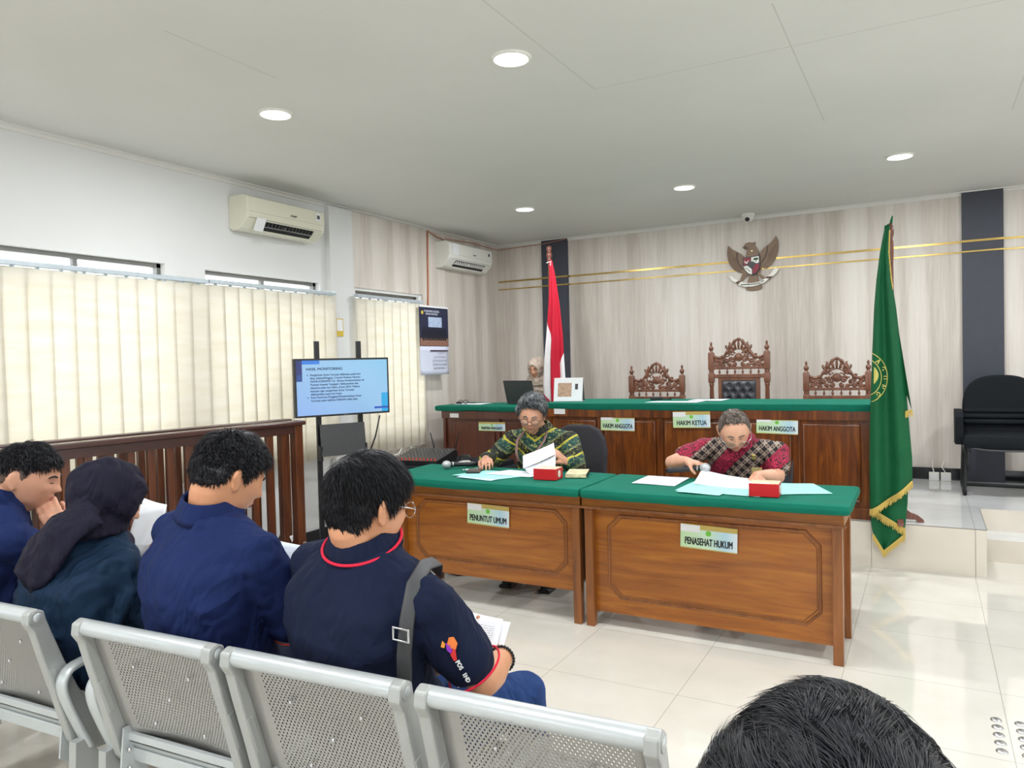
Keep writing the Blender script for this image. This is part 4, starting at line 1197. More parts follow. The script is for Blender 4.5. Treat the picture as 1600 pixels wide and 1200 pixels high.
# ------------------------------------------------------------ sockets, cables, armchair
for lab, x in (('left white extension socket on the black skirting by the armchair', .045), ('right white extension socket, nearest the armchair', .135)):
    t = thing('extension_socket', lab, 'socket', (x, 7.53, Zp), 0)
    MB().bb(-.04, .04, -.02, .02, 0, .075, bev=.006).build('housing', M['white_plastic'], t)
    MB().bb(-.024, .024, -.022, -.02, .018, .055).build('faceplate', M['label'], t)
    MB().tube([(0, .0, .07), (-.012 if x < .1 else -.03, .03, .12), (-.01, .045, .17)], .005, 6).build('plug_cable', M['white_plastic'], t, smooth=True)
def armchair():
    t = thing('black_armchair', 'black fabric armchair with rounded back, alone on the platform at the right edge', 'armchair', (.52, 7.10, Zp), 0)
    # rounded back shell
    def prof(a):
        return
    pts = []
    for i in range(33):
        a = PI * i / 32
        x = -.27 * (abs(math.cos(a)) ** .75) * (1 if math.cos(a) > 0 else -1); z = .60 + .335 * (math.sin(a) ** .6)
        pts.append((x, z))
    pts += [(.285, .55), (.27, .42), (-.27, .42), (-.285, .55)]
    mb = MB().prism(pts, .07, lambda a, b, d: Vector((a, .12 + .10 * (b - .4) * .6 - d, b)))
    o = mb.build('backrest', M['black_fabric'], t); bv = o.modifiers.new('b', 'BEVEL'); bv.width = .018; bv.segments = 3
    for k, zz in enumerate((.645, .60, .555)):
        MB().capsule((-.245, .075 - .01 * k, zz), (.245, .075 - .01 * k, zz), .022, .022, 10).build('lumbar_roll', M['black_fabric'], t, smooth=True)
    MB().box((0, -.13, .425), (.56, .50, .11), None, 0, .04).build('seat', M['black_fabric'], t, auto=50)
    for s in (-1, 1):
        MB().prism([(.10, .66), (-.26, .655), (-.30, .62), (-.28, .40), (.08, .38)], .055, lambda a, b, d, s=s: Vector((s * (.275 + d) if s > 0 else -(.275 + d), a, b))).build('armrest', M['black_fabric'], t)
        MB().tube([(s * .28, -.30, .40), (s * .26, -.30, .34), (s * .27, -.28, .05), (s * .27, -.30, .012), (s * .27, .22, .012), (s * .26, .20, .38)], .014, 8).build('leg_frame', M['black_plastic'], t, smooth=True)
        MB().tube([(s * .235, -.34, .36), (s * .255, -.32, .28), (s * .24, -.30, .20)], .008, 8).build('chrome_clip', M['black_plastic'], t, smooth=True)
    MB().tube([(-.27, .22, .012), (.27, .22, .012)], .014, 8).build('cross_bar', M['black_plastic'], t)
    MB().tube([(-.26, -.36, .385), (-.12, -.385, .372), (0, -.39, .37), (.12, -.385, .372), (.26, -.36, .385)], .007, 8).build('seat_trim', M['dark_grey'], t, smooth=True)
armchair()

# ------------------------------------------------------------ screen on a stand
SC = Vector((-3.80, 4.20, 0)); SA = math.atan2(4.54 - 3.86, -3.64 + 3.955)
t = thing('tv_stand', 'black mobile screen stand with two tall posts and a lower tray', 'stand', (-3.83, 4.215, 0), SA)
for s in (-1, 1):
    x = s * .165
    MB().bb(x - .018, x + .018, -.012 + .02, .012 + .02, .10, 1.63, bev=.003).build('post', M['black_plastic'], t)
    MB().bb(x - .02, x + .02, -.22, .22, .05, .085, bev=.004).build('foot', M['black_plastic'], t)
    for yy in (-.2, .2): MB().lathe([(.0005, -.012), (.03, -.012), (.03, .012), (.0005, .012)], (x, yy, .031), 14, axis='x').build('caster', M['dark_grey'], t, auto=40)
MB().bb(-.165, .165, .0, .03, .11, .145).build('cross_bar', M['black_plastic'], t)
MB().box((0.0, -.035, .90), (.35, .012, .235), Matrix.Rotation(-.12, 3, 'X'), 0, .006).build('tray_panel', M['dark_grey'], t)
MB().bb(-.185, -.165, -.05, .02, .75, .86, bev=.004).bb(.165, .185, -.05, .02, .75, .86, bev=.004).build('tray_bracket', M['black_plastic'], t)
TV = thing('television', 'flat screen television showing a blue HASIL MONITORING slide', 'television', (-3.79, 4.20, 1.29), SA)
MB().bb(-.37, .37, -.02, .02, -.212, .212, bev=.004).build('bezel', M['black_plastic'], TV)
def screen_mat():
    q = NT('lit_screen_slide')
    v = q.coords('UV'); sep = q.n('ShaderNodeSeparateXYZ'); q.l(v, sep.inputs[0])
    u, w = sep.outputs[0], sep.outputs[1]
    c = q.ramp(q.math('ADD', q.math('MULTIPLY', u, .5), q.math('MULTIPLY', w, .5)), [(0.0, rgb(150, 190, 250)), (.5, rgb(160, 206, 246)), (1, rgb(140, 205, 245))])
    def rect(a, b, c_, d): return q.math('MULTIPLY', q.math('MULTIPLY', q.math('GREATER_THAN', u, a), q.math('LESS_THAN', u, b)), q.math('MULTIPLY', q.math('GREATER_THAN', w, c_), q.math('LESS_THAN', w, d)))
    c = q.mix(rect(0, .245, .93, 1), c, rgb(40, 130, 235)); c = q.mix(rect(0, .06, .62, 1), c, rgb(18, 34, 120))
    c = q.mix(rect(0, .06, .62, .74), c, rgb(14, 70, 150)); c = q.mix(rect(.925, 1, .0, .36), c, rgb(20, 175, 240)); c = q.mix(rect(.84, 1, .06, .1), c, rgb(30, 90, 200))
    q.base((0.02, 0.02, 0.02, 1)); q.l(c, q.b.inputs['Emission Color']); q.b.inputs['Emission Strength'].default_value = .82
    q.set(Roughness=.2)
    return q.m
MB().grid(lambda u, v: Vector((-.356 + .712 * u, -.0212, -.198 + .396 * v)), 1, 1).build('screen', screen_mat(), TV)
FT = lambda x, z: facing((x, -.0225, z), (0, -1, 0))
lettering('HASIL MONITORING', .026, plain('slide_navy_ink', rgb(20, 34, 80), .6), 'slide_title', TV, FT(-.285, .135), align='LEFT', sx=1.15, bold=.0006)
body = ['Pengiriman Surat Tercatat dilakukan pada hari', 'libur (Sabtu/Minggu). Contoh Perkara Nomor', '52/Pdt.G/2023/PN Cjr. dimana Pemberitahuan Isi', 'Putusan kepada Tergugat I dilaksanakan dan', 'diterima pada hari Sabtu, 8 Juni 2024. Mohon', 'bantuan agar pengiriman Surat Tercatat', 'dilaksanakan pada hari kerja.', 'Foto Penerima Panggilan/Pemberitahuan Surat', 'Tercatat pada Aplikasi KIBANA tidak jelas.']
for i, ln in enumerate(body):
    lettering(ln, .0195, bpy.data.materials['slide_navy_ink'], 'slide_text', TV, FT(-.255, .092 - i * .0232), align='LEFT', sx=1.08, bold=.0004)
for z in (.092, .092 - 7 * .0232):
    MB().lathe([(.0001, 0), (.004, 0), (.004, .001), (.0001, .001)], (-.275, -.0225, z), 10, axis='y').build('bullet', bpy.data.materials['slide_navy_ink'], TV)
lettering('SHARP', .011, M['alu'], 'badge', TV, facing((0.01, -.0208, -.2055), (0, -1, 0)))
tag(MB().tube([(-3.66, 4.46, 1.06), (-3.70, 4.45, .9), (-3.78, 4.44, .72), (-3.82, 4.42, .5), (-3.86, 4.40, .1), (-3.9, 4.36, .012), (-3.95, 4.3, .012)], .006, 6).build('power_cable', M['black_plastic'], smooth=True), 'black cable hanging from the right end of the television', 'cable')

# ------------------------------------------------------------ wooden railings
def railing(lab, x0, y0, x1, y1, zt, n):
    d = Vector((x1 - x0, y1 - y0, 0)); L = d.length; a = math.atan2(d.y, d.x)
    t = thing('wooden_railing', lab, 'railing', (x0, y0, 0), a, 'wooden courtroom railings')
    MB().bb(-.02, L + .02, -.045, .045, zt - .03, zt, bev=.008).build('handrail', M['rail_top'], t)
    MB().bb(0, L, -.022, .022, zt - .085, zt - .03, bev=.004).build('top_rail', M['rail_top'], t)
    MB().bb(0, L, -.022, .022, .14, .20, bev=.004).build('bottom_rail', M['rail_wood'], t)
    for x in (.03, L - .03):
        MB().bb(x - .032, x + .032, -.03, .03, 0, zt - .03, bev=.004).build('end_post', M['rail_wood'], t)
        for s in (-1, 1):
            MB().prism([(s * .03, .0), (s * .20, 0), (s * .20, .03), (s * .05, .26), (s * .03, .26)], .03, lambda p, q, e, x=x: Vector((x - .015 + e, p, q))).build('foot_brace', M['rail_wood'], t)
    for i in range(n):
        x = .03 + (L - .06) * (i + 1) / (n + 1)
        MB().bb(x - .021, x + .021, -.014, .014, .18, zt - .08, bev=.002).build('baluster', M['rail_wood'], t)
    return t
railing('dark wooden railing nearest the seated people, ending beside the screen', -3.93, 1.60, -3.735, 3.70, 1.08, 17)
railing('dark wooden railing standing close behind the first one, next to the blinds', -4.17, 1.70, -3.965, 3.80, 1.08, 17)

# folding wooden chair leg visible beside the railing
t = thing('folding_chair', 'low wooden folding chair beside the end of the railing', 'chair', (-3.50, 3.95, 0), math.radians(-50))
for s in (-1, 1):
    MB().box((s * .16, 0.0, .22), (.025, .035, .50), Matrix.Rotation(-.42, 3, 'X'), 0, .004).build('leg', M['desk_edge'], t)
    MB().box((s * .13, .03, .20), (.022, .03, .46), Matrix.Rotation(.5, 3, 'X'), 0, .004).build('leg', M['dark_grey'], t)
MB().bb(-.17, .17, -.10, .14, .33, .35, bev=.004).build('seat', M['desk_edge'], t)
# ------------------------------------------------------------ black side table with mixer
t = thing('side_table', 'low table under a black cloth beside the left front desk', 'table', (-3.34, 4.93, 0), 0)
MB().box((0, 0, .63), (.80, .68, .05), None, 0, .012).build('cloth_top', M['black_fabric'], t, auto=40)
MB().grid(lambda u, v: Vector((-.455 + .91 * u, -.472 + .012 * math.sin(u * 40) * v, .63 - .42 * v)), 60, 6, 0, .002).build('cloth_front', M['black_fabric'], t, smooth=True)
MB().grid(lambda u, v: Vector((.457 - .012 * math.sin(u * 40) * v, -.47 + .94 * u, .63 - .42 * v)), 60, 6, 0, .002).build('cloth_side', M['black_fabric'], t, smooth=True)
for a in (-.42, .42):
    for b in (-.43, .43): MB().bb(a - .02, a + .02, b - .02, b + .02, 0, .61).build('leg', M['black_plastic'], t)
t = thing('audio_mixer', 'black audio mixer with rows of small knobs on the black table', 'mixer', (-3.53, 4.84, .656), math.radians(8))
MB().prism([(-.18, 0), (.18, 0), (.18, .09), (-.18, .035)], .40, lambda a, b, d: Vector((-.2 + d, a, b))).build('body', M['black_plastic'], t)
kn0 = {}
M['red_knob'] = plain('orange_red_knob', rgb(230, 70, 50), .4)
for r in range(7):
    for c in range(12):
        y = -.16 + r * .05; z = .035 + (y + .18) / .36 * .055
        kk = 'red_knob' if r == 0 else 'alu'
        if kk not in kn0:
            kn0[kk] = MB().lathe([(.006, -.002), (.006, .014), (.004, .016), (.0005, .016)], (0, 0, 0), 8).build('knob', M[kk], t, loc=(-.18 + c * .0325, y, z))
        else:
            o = kn0[kk].copy(); COL.objects.link(o); o.parent = t; o.location = (-.18 + c * .0325, y, z)
t = thing('wireless_router', 'black wireless receiver with two antennas behind the mixer', 'router', (-3.56, 5.14, .656), math.radians(10))
MB().bb(-.11, .11, -.07, .07, 0, .05, bev=.005).build('body', M['black_plastic'], t)
for s in (-1, 1): MB().capsule((s * .09, .05, .04), (s * .13, .05, .20), .006, .005, 8).build('antenna', M['black_plastic'], t, smooth=True)
MB().bb(-.05, -.04, -.072, -.07, .02, .03).bb(.04, .05, -.072, -.07, .02, .03).build('light', M['label'], t)
t = thing('desk_gadget', 'white and black cup-shaped gadget on the black table beside the green cloth', 'gadget', (-3.06, 4.72, .656), .2)
MB().lathe([(.0005, 0), (.055, 0), (.06, .03), (.05, .045), (.0005, .045)], (0, 0, 0), 18).build('base', M['white_plastic'], t, auto=40)
MB().tube([(-.05, 0, .04), (-.03, 0, .085), (.03, 0, .085), (.05, 0, .04)], .01, 8).build('band', M['black_plastic'], t, smooth=True)
for k, (pts, m) in enumerate(((((Xl + .05, 5.3, .66), (Xl + .1, 5.36, .60), (Xl + .12, 5.5, .62), (Xl + .08, 5.62, .68)), 'white_plastic'), (((Xl + .05, 5.75, .68), (Xl + .1, 5.8, .55), (Xl + .25, 5.85, .40), (Xl + .35, 5.9, .1)), 'white_plastic'))):
    tag(MB().tube(pts, .006, 6).build('white_cable', M[m], smooth=True), ('looping white cable under the far blind', 'straight white cable running down right of the looping one under the far blind')[k], 'cable')
# cables on the floor near the desk
rnd = random.Random(2)
mb = MB()
for k in range(7):
    a = Vector((-3.45 + .08 * k, 3.9 + rnd.uniform(-.2, .25), .008)); pts = [a]
    for i in range(9):
        a = a + Vector((rnd.uniform(-.09, .12), rnd.uniform(-.1, .1), 0)); a.z = .008; pts.append(a.copy())
    mb.tube(pts, .005, 5)
tag(mb.build('floor_cables', M['black_plastic'], smooth=True), 'tangle of thin black cables on the floor left of the left desk', 'cable')['kind'] = 'stuff'

# tactile studs
sx0 = [(.213, 3.388), (.318, 3.388)]
first = None
for c in range(2):
    for r in range(5):
        p = (.222 + .078 * c, 3.385 - .0655 * r, 0)
        pos = ('far end', 'second from the far end', 'middle', 'second from the near end', 'near end')[r]
        lab = 'steel floor stud, %s of the %s column, bottom right' % (pos, ('left', 'right')[c])
        if first is None:
            first = MB().lathe([(.020, 0), (.020, .0015), (.0175, .005), (.013, .006), (.0005, .0062)], (0, 0, 0), 20).build('floor_stud', M['studs'], None, smooth=True, loc=p)
            o = first
        else:
            o = first.copy(); COL.objects.link(o); o.location = p
        tag(o, lab, 'floor stud', 'steel tactile studs on the floor')

# ------------------------------------------------------------ steel waiting benches
def bench_seat_parts(t, cxs):
    for ci, cx in enumerate(cxs):
        w = .245
        # profile (y, z): back from top to seat, then seat to the front edge
        prof = [(.015, .79), (.035, .72), (.058, .64), (.085, .55), (.11, .475)]
        def bk(u, v, cx=cx):
            k = v * (len(prof) - 1); i = min(int(k), len(prof) - 2); f = k - i
            y = prof[i][0] + (prof[i + 1][0] - prof[i][0]) * f; z = prof[i][1] + (prof[i + 1][1] - prof[i][1]) * f
            return Vector((cx - w + .028 + (2 * w - .056) * u, y + .018 * (1 - (2 * u - 1) ** 2), z))
        MB().grid(bk, 16, 10, 0, .0015, uv=lambda u, v: (.434 * u, .34 * v)).build('back_panel', M['perf'], t, smooth=True)
        sp = [(.13, .44), (.20, .415), (.34, .41), (.50, .425), (.56, .42), (.585, .39)]
        def st_(u, v, cx=cx):
            k = v * (len(sp) - 1); i = min(int(k), len(sp) - 2); f = k - i
            return Vector((cx - w + .02 + (2 * w - .04) * u, sp[i][0] + (sp[i + 1][0] - sp[i][0]) * f, sp[i][1] + (sp[i + 1][1] - sp[i][1]) * f - .006 * (1 - (2 * u - 1) ** 2)))
        MB().grid(st_, 12, 12, 0, .0015, uv=lambda u, v: (.45 * u, .34 * v)).build('seat_panel', M['perf'], t, smooth=True)
        MB().capsule((cx - w + .012, .005, .80), (cx + w - .012, .005, .80), .021, .021, 16).build('top_roll', M['steel_paint'], t, smooth=True)
        MB().bb(cx - w + .03, cx + w - .03, .098, .112, .462, .482, bev=.002).bb(cx - w + .03, cx + w - .03, .11, .125, .40, .435, bev=.002).build('lower_rail', M['steel_paint'], t)
        q = MB().grid(lambda u, v: Vector((cx - w + .03 + (2 * w - .06) * u, .105 + .05 * v, .455 - .075 * v)), 2, 2, 0, .002)
        q.build('seat_back_plate', M['steel_paint'], t)
        sd = [(-.018, .815), (.004, .824), (.026, .812), (.030, .79), (.045, .745), (.075, .66), (.11, .57), (.155, .485), (.22, .455), (.40, .45), (.56, .455), (.60, .43), (.59, .385), (.40, .375), (.20, .36), (.12, .37), (.085, .42), (.068, .48), (.045, .57), (.012, .69), (-.006, .76), (-.022, .785)]
        for s in (-1, 1):
            xa = cx + s * (w - .012)
            o = MB().prism(sd, .030, lambda a, b, d, xa=xa: Vector((xa - .015 + d, a, b))).build('side_frame', M['steel_side'], t)
            bv = o.modifiers.new('b', 'BEVEL'); bv.width = .005; bv.segments = 2; bv.limit_method = 'ANGLE'; bv.angle_limit = .5
            c = MB().lathe([(.0005, -.017), (.017, -.017), (.017, .017), (.0005, .017)], (xa, .004, .80), 16, axis='x')
            ins = MB()
            ins.box((xa, .052, .60), (.034, .022, .10), Matrix.Rotation(.30, 3, 'X'), 0, .004)
            c.build('end_cap', M['steel_side'], t, auto=40); ins.build('rib', M['steel_side'], t)
            br = MB().prism([(.085, .50), (.115, .50), (.145, .40), (.15, .355), (.10, .345), (.07, .37)], .006, lambda a, b, d, xa=xa, s=s: Vector((xa - s * .024 + d, a, b)))
            br.build('bracket', M['steel_paint'], t)
        def bolt(c_, r_): MB().ell(c_, r_, nu=8, nv=6).build('bolt', M['chrome'], t, smooth=True)
        for (bx, bz) in ((-.10, .70), (.10, .70), (0, .62), (-.09, .53), (.09, .53)):
            yy = .05 + (.72 - bz) * .3
            bolt((cx + bx, yy - .012, bz), (.006, .004, .006))
        for s in (-1, 1):
            for bz in (.39, .44): bolt((cx + s * (w - .05), .092, bz), (.007, .005, .007))
def steel_bench(lab, loc, rz, cxs):
    t = thing('steel_bench', lab, 'bench', loc, rz, 'grey steel waiting benches'); t.scale = (.975, 1, .982)
    bench_seat_parts(t, cxs)
    x0, x1 = cxs[0] - .26, cxs[-1] + .26
    MB().bb(x0, x1, .26, .34, .305, .375, bev=.004).build('beam', M['steel_side'], t)
    for x in (x0 + .12, x1 - .12):
        MB().bb(x - .025, x + .025, .28, .32, .03, .31, bev=.004).build('leg', M['steel_side'], t)
        MB().tube([(x, .0, .02), (x, .10, .045), (x, .30, .05), (x, .5, .045), (x, .60, .02)], .022, 10).build('foot', M['chrome'], t, smooth=True)
    for s, x in ((-1, x0 - .015), (1, x1 + .015)):
        pts = [(x, .115, .40), (x, .075, .50), (x, .045, .585), (x, .05, .625), (x, .085, .648), (x, .20, .645), (x, .40, .62), (x, .46, .60), (x, .48, .56), (x, .475, .42)]
        mb = MB(); P_ = [Vector(p) for p in pts]
        # smooth the path
        for _ in range(2):
            n = [P_[0]]
            for a, b in zip(P_, P_[1:]): n += [a.lerp(b, .25), a.lerp(b, .75)]
            P_ = n + [P_[-1]]
        mb.tube(P_, .011, 8, up=(1, 0, 0), flat=2.0)
        mb.build('armrest', M['steel_paint'], t, smooth=True)
        MB().prism([(.07, .43), (.11, .43), (.15, .345), (.145, .32), (.10, .31), (.065, .34)], .03, lambda a, b, d, x=x, s=s: Vector((x - .015 + d, a, b))).build('arm_bracket', M['steel_side'], t)
    return t
BR = math.radians(3.6)
bdir = Vector((math.cos(BR), math.sin(BR), 0))
B0 = Vector((-1.147, 1.142, 0))     # middle seat back top
steel_bench('grey perforated steel bench of three seats in front of the camera, right of the other', tuple(B0), BR, [-.527, 0, .527])
B1 = B0 - bdir * (.527 * 3 * .975 + .145)
steel_bench('grey perforated steel bench at the lower left edge of the photo', tuple(B1), BR, [-.527, 0, .0 + .527])
# ------------------------------------------------------------ people
def skin_mat(name, c, c2):
    t = NT(name)
    f = t.noise(t.coords('Object'), 9, 4)
    t.base(t.ramp(f, [(.3, c), (.7, c2)]))
    t.set(Roughness=.48)
    t.b.inputs['Subsurface Weight'].default_value = .12
    t.b.inputs['Subsurface Radius'].default_value = (.02, .008, .004)
    t.b.inputs['Subsurface Scale'].default_value = .4
    t.bump(t.noise(t.coords('Object'), 160, 2), .05, .001)
    return t.m
SK1 = skin_mat('warm_tan_skin', rgb(196, 136, 100), rgb(210, 152, 116))
SK2 = skin_mat('light_tan_skin', rgb(206, 150, 122), rgb(220, 168, 140))
SK3 = skin_mat('brown_skin', rgb(196, 140, 112), rgb(212, 158, 130))
def hair_mat(name, c1, c2, c3=None, p=.5):
    t = NT(name)
    f = t.noise(t.coords('Object', (90, 90, 18)), 1.0, 3)
    g = t.noise(t.coords('Object'), 14, 3)
    q = t.math('ADD', t.math('MULTIPLY', f, .6), t.math('MULTIPLY', g, .4))
    t.base(t.ramp(q, [(.38, c1), (.5 if not c3 else .48, c2), (.62, c3 or c2)]))
    t.set(Roughness=.42)
    t.b.inputs['Specular IOR Level'].default_value = .35
    return t.m
H_BLACK = hair_mat('black_hair', rgb(10, 10, 13), rgb(24, 24, 30))
H_SOFT = hair_mat('soft_black_hair', rgb(12, 13, 16), rgb(34, 35, 40))
H_BASE = plain('hair_shadow_black', rgb(12, 12, 14), .9, spec=.1)
H_GREY = hair_mat('grey_streaked_hair', rgb(40, 42, 46), rgb(96, 98, 102), rgb(168, 170, 172))
H_THIN = hair_mat('thin_greying_hair', rgb(70, 58, 52), rgb(104, 92, 84), rgb(136, 124, 114))

def gsn(d, c, s):
    q = sum(((d[i] - c[i]) / s[i]) ** 2 for i in range(3))
    return math.exp(-q)
def head_pt(d, k=1.0, female=False, extra=None):
    """surface point of the head for unit direction d (x right, y front, z up)"""
    r = Vector((.0765, .096 if d.y > 0 else .104, .108 if d.z > 0 else .116))
    p = Vector((d.x * r.x, d.y * r.y, d.z * r.z))
    t = max(0.0, -d.z)
    p.x *= 1 - (.30 if not female else .36) * t ** 1.4
    if d.y < 0: p.y *= 1 - .42 * t
    else: p.y *= 1 - .02 * t + .10 * t * t
    p.x *= 1 + .05 * gsn(d, (0, -.3, .2), (9, .7, .6))
    n = 0.0
    n += .0100 * gsn(d, (0, .98, .02), (.10, .6, .16))
    n += .0210 * gsn(d, (0, .97, -.15), (.13, .5, .085))
    for s in (-1, 1):
        n += .0060 * gsn(d, (s * .11, .97, -.20), (.07, .5, .06))
        n -= .0105 * gsn(d, (s * .36, .92, .06), (.17, .6, .11))
        n += .0048 * gsn(d, (s * .35, .93, .055), (.11, .6, .06))
        n += .0045 * gsn(d, (s * .34, .90, .20), (.22, .6, .06))
        n += .0040 * gsn(d, (s * .55, .80, -.14), (.2, .5, .14))
        n += .0030 * gsn(d, (s * .72, .45, -.60), (.2, .4, .2))
    n += .0075 * gsn(d, (0, .93, -.385), (.22, .6, .045))
    n += .0078 * gsn(d, (0, .90, -.475), (.19, .6, .045))
    n -= .0030 * gsn(d, (0, .92, -.43), (.24, .6, .02))
    n -= .0030 * gsn(d, (0, .88, -.56), (.22, .6, .05))
    n += .0095 * gsn(d, (0, .72, -.74), (.26, .6, .16))
    if extra: n += extra(d)
    return (p + d * n) * k
def dirs(nu, nv):
    for j in range(nv + 1):
        t = PI * j / nv
        for i in range(nu):
            a = 2 * PI * i / nu
            yield j, i, Vector((math.sin(t) * math.sin(a), math.sin(t) * math.cos(a), math.cos(t)))
def sphere_map(mb, fn, nu=72, nv=54, mi=0):
    rows = {}
    vs = []
    top = fn(Vector((0, 0, 1))); bot = fn(Vector((0, 0, -1)))
    for j in range(1, nv):
        t = PI * j / nv
        for i in range(nu):
            a = 2 * PI * i / nu
            vs.append(fn(Vector((math.sin(t) * math.sin(a), math.sin(t) * math.cos(a), math.cos(t)))))
    vs += [top, bot]; T, B = len(vs) - 2, len(vs) - 1
    fs = []
    for j in range(nv - 2):
        for i in range(nu):
            k = (i + 1) % nu
            fs.append((j * nu + i, j * nu + k, (j + 1) * nu + k, (j + 1) * nu + i))
    for i in range(nu):
        k = (i + 1) % nu
        fs.append((T, k, i)); fs.append((B, (nv - 2) * nu + i, (nv - 2) * nu + k))
    mb.add(vs, [tuple(reversed(f)) for f in fs], mi)
def sm(a, b, x):
    t = max(0.0, min(1.0, (x - a) / (b - a))); return t * t * (3 - 2 * t)
def hairline(d, front=.50, side=.02, back=-.52, temple=.34):
    a = math.degrees(math.atan2(abs(d.x), d.y))     # 0 front, 180 back
    tab = [(0, front), (28, front + .02), (42, front - .05), (58, temple), (72, side + .12), (80, side - .12), (92, side + .03), (104, side + .02), (114, side - .28), (140, back + .02), (180, back)]
    for (a0, z0), (a1, z1) in zip(tab, tab[1:]):
        if a0 <= a <= a1: return z0 + (z1 - z0) * (a - a0) / (a1 - a0)
    return back
def make_hair(parent, Mh, mat, th_top=.020, th_side=.009, front=.50, side=.02, back=-.52, temple=.34, k=1.0, seed=0, strands=2600, slen=.028, lift=.25, wave=.0, swirl=0.0, wid=.0011, rough=.004, comb=None, rand=.22, base_mat=None, female=False, crown=(0.0, -.55, .83), name='hair'):
    off = Vector((seed * 3.1, seed, 0))
    def th(d):
        hl = hairline(d, front, side, back, temple)
        m = sm(hl - .05, hl + .10, d.z)
        t = th_side + (th_top - th_side) * sm(.15, .75, d.z)
        t += rough * noise.noise(d * 5.5 + off) * 1.6 + rough * .6 * noise.noise(d * 14 + off)
        return -.012 + (.012 + t) * m, m
    def fn(d):
        t, m = th(d)
        return Mh @ (head_pt(d, k, female) + d * t)
    mb = MB(); sphere_map(mb, fn, 80, 60, 1 if strands else 0)
    rnd = random.Random(seed + 11)
    cr = Vector(crown).normalized()
    n = 0; tries = 0
    while n < strands and tries < strands * 6:
        tries += 1
        d = Vector((rnd.gauss(0, 1), rnd.gauss(0, 1), rnd.gauss(0, 1))).normalized()
        t, m = th(d)
        if m < .35: continue
        n += 1
        p = head_pt(d, k, female) + d * (t - .0002)
        if comb: f = comb(d, rnd)
        else:
            f = d - cr; f = f - d * f.dot(d)
            if swirl: f = f + d.cross(cr) * swirl
            f += Vector((0, 0, -.35)) 
        f = f - d * f.dot(d)
        if f.length < 1e-3: f = Vector((1, 0, 0))
        f.normalize(); f = (f + Vector((rnd.gauss(0, rand), rnd.gauss(0, rand), rnd.gauss(0, rand)))).normalized()
        L = slen * rnd.uniform(.6, 1.3) * (.45 + .55 * sm(-.1, .6, d.z))
        s_ = f.cross(d).normalized() * wid
        lf = lift * rnd.uniform(.2, 1.2)
        pts = []
        for q in (0, .5, 1):
            pts.append(p + f * L * q + d * (L * lf * q - L * q * q * (lf * .9 + .35 * L / .08)) + s_ / wid * (wave * math.sin(q * 4 + n) * L))
        a = pts[0]; b = pts[1]; c = pts[2]
        up = d * wid * .6
        vs = [a - s_, a + s_, a + up, b - s_ * .8, b + s_ * .8, b + up * .8, c]
        mb.add([Mh @ v for v in vs], [(0, 3, 4, 1), (1, 4, 5, 2), (2, 5, 3, 0), (3, 6, 4), (4, 6, 5), (5, 6, 3), (0, 1, 2)])
    return mb.build(name, [mat, base_mat or mat], parent, smooth=True)

def hand(mb, wrist, fwd, pn, thumb, curl=.5, sc=1.0, spread=.0, curls=None, tcurl=.4):
    """wrist point, finger direction, palm normal (towards what it holds), thumb = side sign"""
    w = Vector(wrist); f = Vector(fwd).normalized(); n = Vector(pn); n = (n - f * n.dot(f)).normalized()
    lat = f.cross(n) * thumb
    offs = (.027, .009, -.009, -.026); L = (.070, .078, .072, .057); pl = (.088, .092, .088, .080)
    curls = curls or [curl] * 4
    for i in range(4):
        k = w + (f * pl[i] + lat * offs[i]) * sc
        mb.capsule(w + (lat * offs[i] * .62) * sc, k, .0135 * sc, .0115 * sc, 10)
        p = k; a = curls[i] * .55; d = (f * math.cos(a) + n * math.sin(a) + lat * spread * offs[i] * 18).normalized()
        r = (.0092 if i < 3 else .0080) * sc
        for q, fr in enumerate((.45, .31, .24)):
            e = p + d * L[i] * fr * sc
            mb.capsule(p, e, r, r * .92, 8)
            p = e; r *= .92
            a += curls[i] * (1.0 if q == 0 else .7)
            d = (f * math.cos(a) + n * math.sin(a)).normalized()
    mb.capsule(w + (f * .02 + lat * .004) * sc, w + (f * .065 - lat * .004 + n * -.001) * sc, .019 * sc, .0175 * sc, 12)
    a = w + (f * .018 + lat * .020 + n * .006) * sc; b = w + (f * .052 + lat * .044 + n * .014) * sc
    d2 = (f * (.9 - tcurl * .4) + n * tcurl + lat * .15 * (1 - tcurl)).normalized()
    c = b + d2 * .032 * sc; d3 = (f * (.9 - tcurl * .2) + n * tcurl - lat * tcurl * .6).normalized(); e = c + d3 * .026 * sc
    mb.capsule(a, b, .0155 * sc, .0125 * sc, 10); mb.capsule(b, c, .0115 * sc, .0105 * sc, 10); mb.capsule(c, e, .0103 * sc, .0088 * sc, 10)

def remesh(o, vox, smooth=4, fac=.5):
    m = o.modifiers.new('remesh', 'REMESH'); m.mode = 'VOXEL'; m.voxel_size = vox; m.use_smooth_shade = True
    s = o.modifiers.new('smooth', 'SMOOTH'); s.factor = fac; s.iterations = smooth
    return o
_tex = {}
def wrinkle(o, strength, size, kind='CLOUDS', mid=.5):
    key = (kind, size)
    if key not in _tex:
        t = bpy.data.textures.new('folds', kind); t.noise_scale = size
        if kind == 'CLOUDS': t.noise_depth = 1
        _tex[key] = t
    d = o.modifiers.new('folds', 'DISPLACE'); d.texture = _tex[key]; d.strength = strength; d.mid_level = mid; d.texture_coords = 'GLOBAL'
def folds(mb_o, lines, r=.008):
    pass

